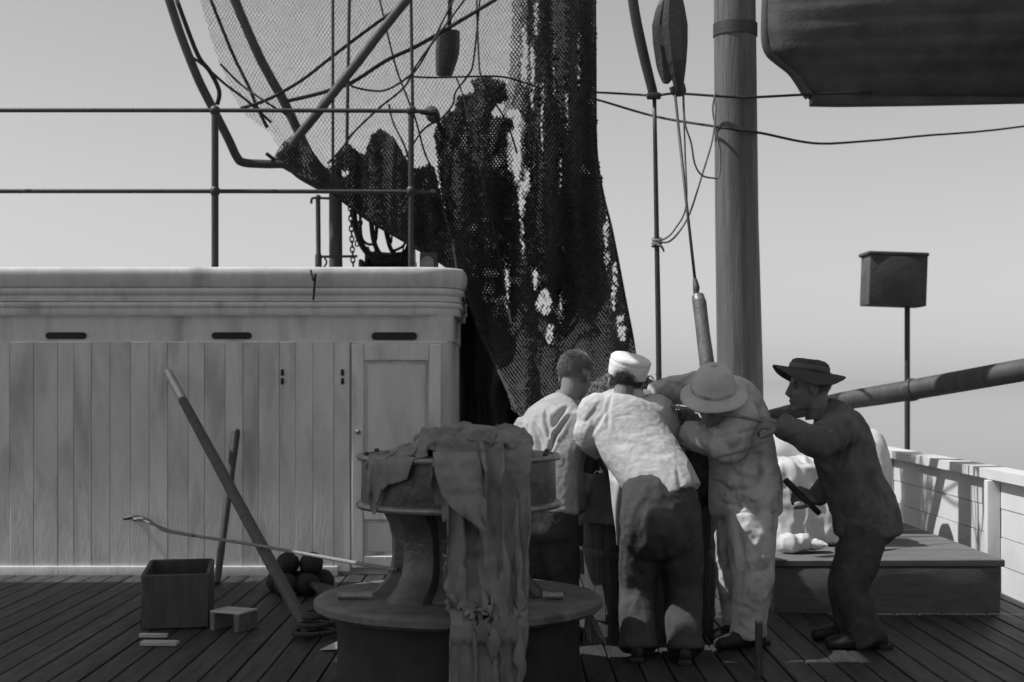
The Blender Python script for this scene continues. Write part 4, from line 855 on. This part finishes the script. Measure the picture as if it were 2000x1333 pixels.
# canvas sling at the left rim of the tub
V = []; F = []; n = 26; m = 20
for i in range(n):
    for j in range(m):
        u, v = i / (n - 1), j / (m - 1); a = math.radians(188 + 62 * u); r = TR + .03 + .05 * v + .012 * math.sin(u * 15 + 2 * v)
        z = TH + .10 - .26 * v + .06 * u * (1 - v) - .05 * math.sin(u * 3.1) * (1 - v); V.append((TX + r * math.cos(a), TY + r * math.sin(a), z))
for i in range(n - 1):
    for j in range(m - 1): a = i * m + j; F.append((a, a + 1, a + m + 1, a + m))
sg = mk('canvas_sling', V, F, MT['canvas'], label='grey canvas sling with a dark strap hung on the tub rim', category='canvas'); sg.modifiers.new('thickness', 'SOLIDIFY').thickness = .006
q = [P(1163, 876, 7.0), P(1172, 905, 6.98), P(1190, 930, 6.96), P(1212, 946, 6.95)]
mk('strap', *G().tube(q, .009, 6, smooth=5).arr(), MT['darkrope'], sg)
# ------------------------------------------------------------------ people
def prisms(A, B, r0, r1):
    d = B - A; d = d / (np.linalg.norm(d, axis=1)[:, None] + 1e-9); s = np.cross(d, [.31, .87, .38]); s /= np.linalg.norm(s, axis=1)[:, None] + 1e-9; t = np.cross(d, s)
    n = len(A); V = np.empty((n, 6, 3))
    for k in range(3):
        o = math.cos(k * 2.0944) * s + math.sin(k * 2.0944) * t; V[:, k] = A + o * r0; V[:, 3 + k] = B + o * r1
    b = (np.arange(n) * 6)[:, None]
    return V.reshape(-1, 3), np.concatenate([b + np.array([[0, 1, 4, 3]]), b + np.array([[1, 2, 5, 4]]), b + np.array([[2, 0, 3, 5]])])
def head_shapes(g, c, f, u):
    f = unit(f); u = unit(np.asarray(u) - f * np.dot(u, f)); l = np.cross(u, f); E = lambda df, du, dl=0: c + f * df + u * du + l * dl
    g.ell(E(-.012, .035), (.076, .098, .088), f, u); g.ell(E(.025, -.035), (.062, .068, .078), f, u); g.ell(E(.040, -.085), (.040, .042, .030), f, u)
    g.ell(E(.074, -.100), (.020, .020, .018), f, u); g.ell(E(.078, .028), (.050, .014, .012), f, u)
    g.sweep([E(.084, .022), E(.098, -.008), E(.110, -.030)], [.009, .012, .017], [.010, .012, .012], l, 12, 4)
    g.ell(E(.094, -.037), (.022, .014, .010), f, u); g.ell(E(.088, -.062), (.024, .015, .008), f, u); g.ell(E(.084, -.076), (.021, .014, .009), f, u)
    for s in (-1, 1):
        g.ell(E(-.006, -.012, s * .077), (.011, .020, .031), f + l * s * -.3, u); g.ell(E(.052, -.028, s * .036), (.026, .024, .026), f, u)
    return f, u, l
def hand_shapes(g, w, d, n, side, curl=.7):
    """palm and five fingers; d = along the hand, n = out of the back of the hand, side = +1/-1 for the thumb side"""
    d = unit(d); n = unit(np.asarray(n) - d * np.dot(n, d)); a = np.cross(d, n) * side
    g.sweep([w - d * .02, w + d * .03, w + d * .085], [.027, .038, .042], [.019, .017, .014], a, 14, 4)
    for k, (off, L) in enumerate(((.033, .070), (.011, .080), (-.012, .074), (-.034, .058))):
        p = w + d * .085 + a * off; ang = .25 * curl; pts = [p - d * .02, p]; dd = d
        for s in range(3):
            ang2 = ang + curl * (.55 + .45 * s); dd = d * math.cos(ang2) - n * math.sin(ang2); pts.append(pts[-1] + dd * L * (.42, .32, .26)[s])
        g.tube(pts, [.0095, .0095, .009, .0085, .007], 8, smooth=3)
    p = w + d * .025 + a * .030; t1 = unit(d * .6 + a * .8 - n * .25); t2 = unit(d * .9 + a * .1 - n * (.3 + .3 * curl))
    g.tube([p - a * .015, p, p + t1 * .035, p + t1 * .035 + t2 * .035, p + t1 * .035 + t2 * .058], [.013, .013, .011, .010, .008], 8, smooth=3)
def wrinkle(V, N_, amp, freq, seed, folds=(), fine=.0015):
    q = V * np.array(freq) + seed; q = q + .35 * np.stack([vnoise(V * 6 + seed), vnoise(V * 6 + seed + 5), vnoise(V * 6 + seed + 9)], 1)
    d = amp * (1 - 2.2 * np.abs(vnoise(q))) * (.5 + .5 * np.clip(vnoise(V * 4 + seed) + .6, 0, 1)) + amp * .45 * (1 - 2 * np.abs(vnoise(q * 2.1 + 3))) + amp * .22 * (1 - 2.2 * np.abs(vnoise(q * 4.3 + 7))) + fine * vnoise(V * 70)
    px = MIDX + V[:, 0] / V[:, 1] * F_PX; py = HORIZON - (V[:, 2] - CAM_H) / V[:, 1] * F_PX
    view = V - np.array([0, 0, CAM_H]); view /= np.linalg.norm(view, axis=1)[:, None]; facing = np.clip(-(N_ * view).sum(1) * 3, 0, 1)
    for pts, w, depth in folds:
        best = np.full(len(V), 1e9); along = np.zeros(len(V)); seg = [math.hypot(b[0] - a[0], b[1] - a[1]) for a, b in zip(pts[:-1], pts[1:])]; tot = sum(seg); acc = 0
        jx = 2.5 * vnoise(V * 14 + seed); jy = 2.5 * vnoise(V * 14 + seed + 40)
        for k, ((x0, y0), (x1, y1)) in enumerate(zip(pts[:-1], pts[1:])):
            dx, dy = x1 - x0, y1 - y0; t = np.clip(((px + jx - x0) * dx + (py + jy - y0) * dy) / (dx * dx + dy * dy), -.5, 1.5); tc_ = np.clip(t, 0, 1)
            dd = np.hypot(px + jx - x0 - tc_ * dx, py + jy - y0 - tc_ * dy); m = dd < best; best = np.where(m, dd, best); along = np.where(m, (acc + tc_ * seg[k]) / tot, along); acc += seg[k]
        prof = np.sin(np.clip(.06 + .88 * along, 0, 1) * math.pi) ** .8; ww = w * (.55 + .6 * prof)
        d = d + facing * prof * (-depth * np.exp(-(best / ww) ** 2) + .35 * depth * np.exp(-((best - 2.1 * ww) / (1.2 * ww)) ** 2))
    return V + N_ * d[:, None]
def garment(name, g, mat, parent, amp=.006, freq=(9, 9, 9), seed=0, folds=(), vox=.008, sm=5, label=None):
    V, N_, F = remesh(g, vox, sm); V = wrinkle(V, N_, amp, freq, seed, folds); return mk(name, V, F, MT[mat], parent, label=label)
def hair(parent, c, f, u, l, test, n=3800, length=.016, mat='hair', lift=.35):
    th = RNG.normal(0, 1, (n * 3, 3)); th /= np.linalg.norm(th, axis=1)[:, None]; th = th[test(th[:, 0], th[:, 1], th[:, 2])][:n]     # (side, fwd, up)
    S = np.array([.077, .099, .089]); p = c - f * .012 + u * .035 + (th * S) @ np.stack([l, f, u]); nn = (th / S) @ np.stack([l, f, u]); nn /= np.linalg.norm(nn, axis=1)[:, None]
    flow = -u[None] * .8 - nn * np.sum(-u[None] * .8 * nn, 1)[:, None] + RNG.normal(0, .25, p.shape); d = nn * lift + flow; d /= np.linalg.norm(d, axis=1)[:, None]
    A = p - nn * .002; B = p + d * length * RNG.uniform(.6, 1.2, (len(p), 1)) + nn * .002
    V, F = prisms(A, B, .0011, .0005); h = mk('hair', V, F, MT[mat], parent, kind='stuff')
    return h
def limb(g, pts, r, across, n=14): g.sweep(pts, r, np.array(r) * .96, across, n, 5)
def shoe(root, ankle, toe, mat='leather'):
    toe = unit(np.array([toe[0], toe[1], 0])); a = np.array([-toe[1], toe[0], 0]); b = np.array([ankle[0], ankle[1], 0]); g = G()
    g.sweep([b - toe * .085 + [0, 0, .040], b + [0, 0, .05], b + toe * .10 + [0, 0, .042], b + toe * .19 + [0, 0, .032]], [.030, .038, .046, .036], [.038, .044, .040, .030], a, 16, 5)
    g.sweep([b + [0, 0, .04], b + [0, 0, .13]], [.042, .046], [.045, .05], a, 14, 3)
    V, N_, F = remesh(g, .009, 3); V[:, 2] = np.maximum(V[:, 2], 0.004); sh_ = mk('shoe', V, F, MT[mat], root)
    mk('heel', *G().box(b - toe * .085 + [0, 0, .0145], (.062, .07, .025), .006, np.stack([a, toe, [0, 0, 1]], 1)).arr(), MT[mat], sh_, sharp=40)
def lathe_hat(name, c, n, prof, mat, parent, ref=(0, 1, 0), oval=1.12, droop=None, amp=.002, seed=0, nseg=56):
    R = rot_to(n, ref); V, F = G().lathe((0, 0, 0), prof, nseg).arr(); V[:, 0] *= oval
    if droop is not None: V[:, 2] += droop(V[:, 0], V[:, 1])
    V = V @ R.T + np.asarray(c); V = V + amp * np.stack([fbm(V * 22 + seed + k, 2) for k in range(3)], 1); return mk(name, V, F, MT[mat], parent, sharp=None)

def build_person(label, spec):
    s = spec; feet = [s['legs'][k][2] for k in 'LR']; base = (np.array(feet[0]) + np.array(feet[1])) / 2; base[2] = 0
    root = empty('person', base, label, 'person')
    g = G(); c, f, u = np.asarray(s['head'][0]), s['head'][1], s['head'][2]; f, u, l = head_shapes(g, c, f, u)
    ac = np.asarray(s['across'], float); tor = s['torso']
    g.sweep([c - u * .03 - f * .035, c - u * .10 - f * .035, np.asarray(tor[0][0])], [.052, .054, .07], [.056, .056, .06], ac, 16, 4)
    g.sweep([t[0] for t in tor], [t[1] * .72 for t in tor], [t[2] * .70 for t in tor], ac, 18, 4)
    for k in 'LR':
        sh, el, wr = [np.asarray(q) for q in s['arms'][k]]; limb(g, [sh, (sh + el) / 2, el, (el + wr) / 2, wr], [.050, .045, .038, .036, .026], ac)
        hd = s['hands'][k]; hand_shapes(g, wr, hd[0], hd[1], hd[2], hd[3])
        hp, kn, an = [np.asarray(q) for q in s['legs'][k]]; limb(g, [hp, (hp + kn) / 2, kn, (kn + an) / 2, an, an * [1, 1, 0] + [0, 0, .05]], [.075, .066, .052, .052, .036, .036], ac)
    V, N_, F = remesh(g, .0048, 2); V[:, 2] = np.maximum(V[:, 2], .004)
    mk('body', V, F, MT['skin'], root)
    for k in (-1, 1):
        e = G().ell(c + f * .078 + u * .008 + l * k * .032, (.012, .012, .012), f, u, 12, 8); mk('eye', *e.arr(), MT['eye'], root)
    for k in 'LR': shoe(root, s['legs'][k][2], s['toe'])
    return root, c, f, u, l

# --- bareheaded man behind the capstan, back to the camera, turned to the right
A_f = unit([.55, .83, 0]); A_ac = unit([.83, -.55, 0])
spec = dict(head=(P(1124, 736, 7.30), (.50, .84, -.30), (.12, .25, .95)), across=A_ac,
    torso=[(P(1105, 782, 7.26), .065, .06), (P(1093, 800, 7.23), .135, .085), (P(1076, 838, 7.17), .185, .115), (P(1068, 890, 7.10), .185, .125), (P(1063, 945, 7.05), .175, .125), (P(1062, 1005, 7.02), .185, .13)],
    arms=dict(R=[P(1126, 822, 7.14), P(1113, 915, 7.08), P(1126, 985, 7.22)], L=[P(1028, 838, 7.22), P(1022, 915, 7.25), P(1075, 960, 7.42)]),
    hands=dict(R=((.35, .5, -.5), (.8, -.5, .2), -1, .6), L=((.6, .5, -.3), (-.3, .3, .9), 1, .6)),
    legs=dict(L=[P(1035, 1020, 7.05), P(1040, 1130, 7.12), P(1042, 1225, 7.08)], R=[P(1085, 1020, 7.02), P(1100, 1130, 7.10), P(1098, 1232, 7.0)]), toe=(.5, .85))
pa, c, f, u, l = build_person('bareheaded man in pale work shirt bending behind the capstan', spec)
g = G(); tor = spec['torso']; g.sweep([t[0] for t in tor], [t[1] for t in tor], [t[2] for t in tor], A_ac, 24, 6, .15)
for k in 'LR':
    sh, el, wr = spec['arms'][k]; up = (sh - tor[2][0]) * .25
    g.sweep([sh - up * .8 + [0, 0, .02], sh * .8 + el * .2, (sh + el) / 2, el, (el + wr) / 2, wr], [.080, .080, .074, .066, .060, .052], [.080, .080, .074, .066, .060, .052], A_ac, 18, 5, .3)
fa = [([(1066, 800), (1070, 825), (1074, 858)], 3.2, .026), ([(1046, 830), (1054, 860), (1060, 892)], 5, .030), ([(1030, 832), (1031, 862), (1035, 892)], 3, .022), ([(1108, 797), (1092, 812), (1078, 838)], 5, .030), ([(1112, 815), (1094, 838), (1078, 862)], 3.5, .020), ([(1088, 842), (1080, 866), (1072, 890)], 3, .020), ([(1016, 838), (1012, 862)], 3, .014)]
garment('shirt', g, 'shirt2', pa, .005, (5, 5, 2.6), 2.0, fa, .0065, 5, label='pale work shirt with deep folds')
cb = tor[0][0]; R = rot_to(unit(c - cb + [0, 0, .15]), A_ac)
mk('collar', *G().lathe(cb + np.array([0, 0, -.012]), [(.068, -.01), (.072, .0), (.071, .022), (.064, .026), (.062, .0), (.06, -.012)], 28, R, cap=False).arr(), MT['shirt2'], pa)
g = G(); L_ = spec['legs']; g.sweep([P(1062, 960, 7.04), P(1062, 1000, 7.03), P(1062, 1035, 7.03)], [.155, .175, .17], [.12, .13, .125], A_ac, 20, 5)
for k in 'LR':
    hp, kn, an = L_[k]; g.sweep([hp, (hp + kn) / 2, kn, (kn + an) / 2, an, an * [1, 1, 0] + [0, 0, .035]], [.095, .090, .078, .074, .074, .076], [.095, .090, .078, .074, .074, .076], A_ac, 18, 5, .15)
garment('trousers', g, 'navy2', pa, .010, (7, 7, 3), 4.0, (), .011)
hair(pa, c, f, u, l, lambda s, fw, up: (up > -.50 + .95 * np.clip((fw + .25) / .8, 0, 1)) & (fw < .72) & ~((np.abs(s) > .86) & (up < .0)), 9000, .014)
hair(pa, c, f, u, l, lambda s, fw, up: (up <= -.45) & (up > -.75) & (fw < -.2), 1800, .007)

# --- sailor in the white cap, seen from behind, leaning over to the left
B_ac = unit([1, .08, 0])
spec = dict(head=(P(1223, 747, 6.98), (.10, .95, -.18), (.14, .0, .98)), across=B_ac,
    torso=[(P(1226, 765, 6.98), .072, .062), (P(1223, 784, 6.97), .145, .09), (P(1222, 812, 6.93), .185, .118), (P(1238, 860, 6.87), .182, .128), (P(1266, 905, 6.80), .178, .135), (P(1294, 945, 6.74), .165, .145), (P(1312, 976, 6.71), .150, .152)],
    arms=dict(L=[P(1164, 803, 6.93), P(1152, 852, 6.93), P(1196, 893, 7.12)], R=[P(1284, 806, 6.95), P(1310, 868, 7.08), P(1298, 892, 7.16)]),
    hands=dict(L=((.45, .5, -.5), (-.3, .2, .9), 1, .7), R=((-.2, .6, -.4), (.2, .2, .9), -1, .7)),
    legs=dict(L=[P(1254, 1040, 6.70), P(1246, 1150, 6.76), P(1247, 1262, 6.64)], R=[P(1326, 1036, 6.68), P(1334, 1150, 6.74), P(1339, 1266, 6.58)]), toe=(.15, 1))
pb_, c, f, u, l = build_person('sailor in white cap and pale jumper leaning over, seen from behind', spec)
g = G(); tor = spec['torso']; g.sweep([t[0] for t in tor], [t[1] for t in tor], [t[2] for t in tor], B_ac, 26, 6, .06)
for k in 'LR':
    sh, el, wr = spec['arms'][k]; ctr = tor[2][0]
    g.sweep([sh * .75 + ctr * .25, sh, (sh + el) / 2, el, (el + wr) / 2, wr], [.080, .086, .080, .076, .066, .058], [.080, .086, .080, .076, .066, .058], (0, 1, .2), 18, 5, .3)
fb = [([(1172, 786), (1158, 806), (1147, 826)], 3, .006), ([(1182, 806), (1162, 836), (1146, 858)], 3.5, .008), ([(1192, 862), (1215, 868), (1238, 866)], 5, .004), ([(1206, 800), (1225, 798), (1244, 795)], 2.2, .0018), ([(1200, 815), (1222, 812), (1240, 810)], 2.2, .0018), ([(1210, 828), (1230, 826)], 2.2, .0015),
      ([(1322, 912), (1328, 940), (1334, 975)], 4, .007), ([(1345, 905), (1356, 935), (1364, 965)], 4, .010), ([(1280, 890), (1310, 886)], 5, .004), ([(1196, 775), (1186, 800), (1190, 840)], 3, .007), ([(1255, 855), (1290, 850)], 3, .0015), ([(1262, 835), (1290, 832)], 2.5, .0015)]
garment('jumper', g, 'shirt', pb_, .0038, (5, 5, 8), 6.0, fb, .0065, 5, label='pale cotton jumper with creased back')
cb = tor[0][0]; R = rot_to((0.05, .05, 1), B_ac)
mk('collar', *G().lathe(cb + np.array([0, 0, -.01]), [(.088, -.02), (.080, .0), (.070, .024), (.064, .026), (.064, .0), (.07, -.02)], 28, R, cap=False).arr(), MT['shirt'], pb_)
# loose front of the jumper hanging on his left side
V = []; F = []; n = 12; m = 34
for i in range(n):
    for j in range(m):
        t = j / (m - 1); u_ = i / (n - 1); y_ = 868 + 195 * t; x0 = np.interp(t, [0, .3, .6, 1], [1184, 1190, 1195, 1206]); x1 = np.interp(t, [0, .25, .45, .8, 1], [1240, 1232, 1220, 1215, 1212])
        V.append(P(x0 + (x1 - x0) * u_, y_ + 3 * math.sin(u_ * 5), 6.95 - .20 * min(1, t / .35) + .05 * t + .02 * math.sin(u_ * 4 + t * 5)))
for i in range(n - 1):
    for j in range(m - 1): a = i * m + j; F.append((a, a + 1, a + m + 1, a + m))
fl = mk('jumper_front', V, F, MT['shirt'], pb_); fl.modifiers.new('thickness', 'SOLIDIFY').thickness = .006
g = G(); L_ = spec['legs']; g.sweep([P(1284, 940, 6.74), P(1290, 985, 6.70), P(1290, 1030, 6.68), P(1290, 1062, 6.69)], [.15, .178, .188, .175], [.12, .15, .155, .13], B_ac, 22, 5)
for k in 'LR':
    hp, kn, an = L_[k]; r_ = [.100, .096, .084, .082, .086]; g.sweep([hp, (hp + kn) / 2, kn, (kn + an) / 2, an, an * [1, 1, 0] + [0, 0, .07]], r_ + [r_[-1] * 1.04], r_ + [r_[-1] * 1.04], B_ac, 18, 5, .02)
garment('trousers', g, 'navy2', pb_, .011, (7, 7, 3.2), 8.0, [([(1290, 1050), (1300, 1100)], 6, .012), ([(1240, 1100), (1262, 1140)], 5, .01)], .010)
capn = unit([.20, -.22, .95]); cc_ = c + u * .030 + np.array([0, 0, .0])
cp = lathe_hat('cap', cc_, capn, [(.080, .004), (.090, -.002), (.094, .004), (.096, .030), (.099, .056), (.101, .064), (.097, .070), (.1005, .076), (.100, .088), (.088, .100), (.060, .103), (.025, .098), (.004, .097)], 'cap', pb_, (0, 1, 0), 1.10, None, .0035, 3)
hair(pb_, c, f, u, l, lambda s, fw, up: (up < .2) & (up > -.85) & (fw < .05), 6000, .010, 'darkhair')

# --- man in the sun helmet and stained overalls, bending towards the tub
C_f = unit([-.78, -.55, 0]); C_ac = unit([.55, -.78, 0])
helm_c = P(1394, 766, 6.84); helm_n = unit([-.07, -.50, .86])
spec = dict(head=(helm_c - helm_n * .045, (-.45, -.70, -.62), helm_n), across=C_ac,
    torso=[(P(1404, 768, 6.98), .085, .07), (P(1424, 764, 7.04), .150, .085), (P(1434, 800, 7.10), .185, .125), (P(1442, 850, 7.10), .190, .140), (P(1450, 905, 7.08), .192, .150), (P(1454, 960, 7.06), .200, .155), (P(1456, 1000, 7.05), .195, .15)],
    arms=dict(R=[P(1384, 756, 7.14), P(1326, 762, 7.20), P(1274, 768, 7.14)], L=[P(1446, 808, 6.96), P(1424, 872, 6.88), P(1338, 846, 6.98)]),
    hands=dict(R=((-.95, -.05, -.1), (0, -.3, .9), 1, .8), L=((-.85, .2, -.2), (0, -.5, .8), -1, .9)),
    legs=dict(L=[P(1468, 1010, 6.96), P(1472, 1125, 6.90), P(1462, 1238, 6.94)], R=[P(1438, 1010, 7.14), P(1438, 1125, 7.12), P(1448, 1222, 7.14)]), toe=(-.8, -.5))
pc, c, f, u, l = build_person('man in pith sun helmet and stained pale overalls reaching to the left', spec)
g = G(); tor = spec['torso']; g.sweep([t[0] for t in tor], [t[1] for t in tor], [t[2] for t in tor], C_ac, 26, 6, .3)
for k, r_ in (('R', [.085, .086, .076, .070, .062, .050]), ('L', [.090, .095, .088, .080, .074, .060])):
    sh, el, wr = spec['arms'][k]; ctr = tor[2][0]; g.sweep([sh * .7 + ctr * .3, sh, (sh + el) / 2, el, (el + wr) / 2, wr], r_, r_, (0, 1, .3), 18, 5, .3)
L_ = spec['legs']
for k in 'LR':
    hp, kn, an = L_[k]; r_ = [.120, .112, .098, .088, .080]; g.sweep([hp, (hp + kn) / 2, kn, (kn + an) / 2, an, an * [1, 1, 0] + [0, 0, .07]], r_ + [r_[-1] * 1.04], r_ + [r_[-1] * 1.04], C_ac, 20, 5, .02)
fc = [([(1392, 900), (1430, 892), (1470, 880), (1498, 862)], 4, .012), ([(1400, 842), (1392, 852), (1386, 862)], 6, .02), ([(1400, 848), (1440, 850), (1470, 838)], 4, .010), ([(1418, 905), (1440, 930), (1480, 938)], 5, .010), ([(1400, 940), (1430, 960), (1480, 955)], 4, .010), ([(1410, 980), (1450, 992), (1490, 975)], 4, .009), ([(1440, 1010), (1450, 1080), (1448, 1150)], 6, .012), ([(1420, 1050), (1440, 1120)], 4, .008), ([(1490, 1040), (1480, 1100), (1470, 1160)], 4, .008), ([(1440, 1180), (1470, 1196)], 4, .008), ([(1340, 832), (1352, 842), (1360, 862)], 4, .008), ([(1372, 832), (1384, 848)], 4, .009)]
garment('overalls', g, 'overall', pc, .0095, (6, 6, 4.4), 11.0, fc, .0075, 5, label='baggy pale overalls with dark stains')
hp_ = lathe_hat('sun_helmet', helm_c, helm_n, [(.150, -.022), (.158, -.024), (.161, -.020), (.159, -.014), (.140, -.002), (.118, .010), (.107, .018), (.107, .034), (.103, .036), (.100, .062), (.090, .094), (.072, .120), (.045, .138), (.018, .145), (.004, .146)], 'helmet', pc, (1, 0, 0), 1.0, None, .0018, 9)
mk('helmet_button', *G().lathe(helm_c + helm_n * .145, [(.016, -.004), (.017, .006), (.010, .013), (.002, .014)], 16, rot_to(helm_n)).arr(), MT['helmet'], hp_)
mk('helmet_band', *G().lathe(helm_c + helm_n * .018, [(.109, -.002), (.111, .002), (.111, .014), (.108, .018)], 48, rot_to(helm_n), cap=False).arr(), MT['overall'], hp_)

# --- man in the wide brimmed dark hat, in profile on the right
D_ac = unit([.05, 1, 0])
spec = dict(head=(P(1580, 756, 7.0), (-1, -.05, -.06), (-.06, 0, 1)), across=D_ac,
    torso=[(P(1606, 800, 7.0), .065, .06), (P(1624, 818, 7.0), .15, .095), (P(1642, 855, 7.0), .195, .140), (P(1654, 905, 7.0), .195, .150), (P(1672, 955, 7.0), .185, .150), (P(1690, 1005, 7.0), .19, .155), (P(1694, 1040, 7.0), .195, .16)],
    arms=dict(L=[P(1640, 840, 6.82), P(1592, 864, 6.68), P(1526, 832, 6.70)], R=[P(1622, 842, 7.18), P(1630, 935, 7.20), P(1592, 972, 7.10)]),
    hands=dict(L=((-.9, .1, .15), (0, -.6, .7), -1, 1.3), R=((-.85, -.1, .2), (0, -.8, .5), -1, 1.3)),
    legs=dict(L=[P(1694, 1030, 6.90), P(1664, 1150, 6.88), P(1694, 1246, 6.88)], R=[P(1692, 1030, 7.12), P(1650, 1140, 7.12), P(1664, 1230, 7.12)]), toe=(-1, -.05))
pd_, c, f, u, l = build_person('man in dark clothes and wide brimmed hat, in profile facing left', spec)
g = G(); tor = spec['torso']; g.sweep([t[0] for t in tor], [t[1] for t in tor], [t[2] for t in tor], D_ac, 26, 6, .15)
for k in 'LR':
    sh, el, wr = spec['arms'][k]; ctr = tor[2][0]; r_ = [.085, .088, .076, .068, .060, .050]; g.sweep([sh * .7 + ctr * .3, sh, (sh + el) / 2, el, (el + wr) / 2, wr], r_, r_, (0, 0, 1), 18, 5, .3)
garment('coat', g, 'navy', pd_, .011, (6, 6, 5), 15.0, [([(1660, 850), (1650, 890), (1640, 930)], 4, .01), ([(1690, 850), (1680, 900)], 4, .01), ([(1600, 900), (1640, 920)], 4, .008)], .0085, label='dark wool coat')
mk('collar', *G().lathe(tor[0][0] + np.array([-.004, 0, -.02]), [(.082, -.02), (.078, .0), (.070, .030), (.064, .032), (.064, .0)], 28, rot_to((-.15, 0, 1)), cap=False).arr(), MT['navy'], pd_)
g = G(); L_ = spec['legs']; g.sweep([P(1688, 990, 7.0), P(1694, 1040, 7.0)], [.17, .17], [.13, .135], D_ac, 20, 5)
for k in 'LR':
    hp, kn, an = L_[k]; r_ = [.100, .094, .080, .074, .074]; g.sweep([hp, (hp + kn) / 2, kn, (kn + an) / 2, an, an * [1, 1, 0] + [0, 0, .07]], r_ + [r_[-1] * 1.04], r_ + [r_[-1] * 1.04], D_ac, 18, 5, .02)
garment('trousers', g, 'navy2', pd_, .012, (7, 7, 3.2), 18.0, (), .011)
hn = unit([.16, 0, .985]); hc = P(1580, 727, 7.0)
drp = lambda x, y: np.where(np.hypot(x, y) > .09, -.9 * np.clip(np.hypot(x, y) - .09, 0, 1) * (np.abs(y) / (np.hypot(x, y) + 1e-6)) ** 2 + .10 * np.clip(np.hypot(x, y) - .09, 0, 1), 0)
wh = lathe_hat('wide_hat', hc, hn, [(.080, -.006), (.110, -.006), (.140, -.007), (.160, -.008), (.163, -.004), (.160, -.001), (.125, .002), (.098, .006), (.090, .012), (.088, .030), (.080, .048), (.062, .060), (.035, .064), (.004, .062)], 'felt', pd_, (1, 0, 0), 1.10, drp, .003, 21)
mk('hat_band', *G().lathe(hc + hn * .010, [(.0995, 0), (.1005, .004), (.0985, .022), (.096, .024)], 40, rot_to(hn, (1, 0, 0)), cap=False).arr(), MT['navy'], wh)
hair(pd_, c, f, u, l, lambda s, fw, up: (up < .25) & (up > -.75) & (fw < -.05), 3000, .012)
# hauling line through the men's hands, and the stick he holds
line('hauling_line', [(1262, 786, 7.04), (1330, 797, 6.86), (1430, 812, 6.74), (1500, 825, 6.70), (1590, 839, 6.66), (1625, 845, 6.64)], .0085, 'rope', 'taut rope held by the man in the wide brimmed hat, crossing the overalls', sm=6)
sk = mk('short_stick', *G().tube([P(1534, 938, 7.04), P(1556, 960, 7.06), P(1600, 1003, 7.09)], [.016, .017, .014], 10, smooth=3).arr(), MT['iron'], label='short dark stick held low by the man in the wide hat', category='stick')
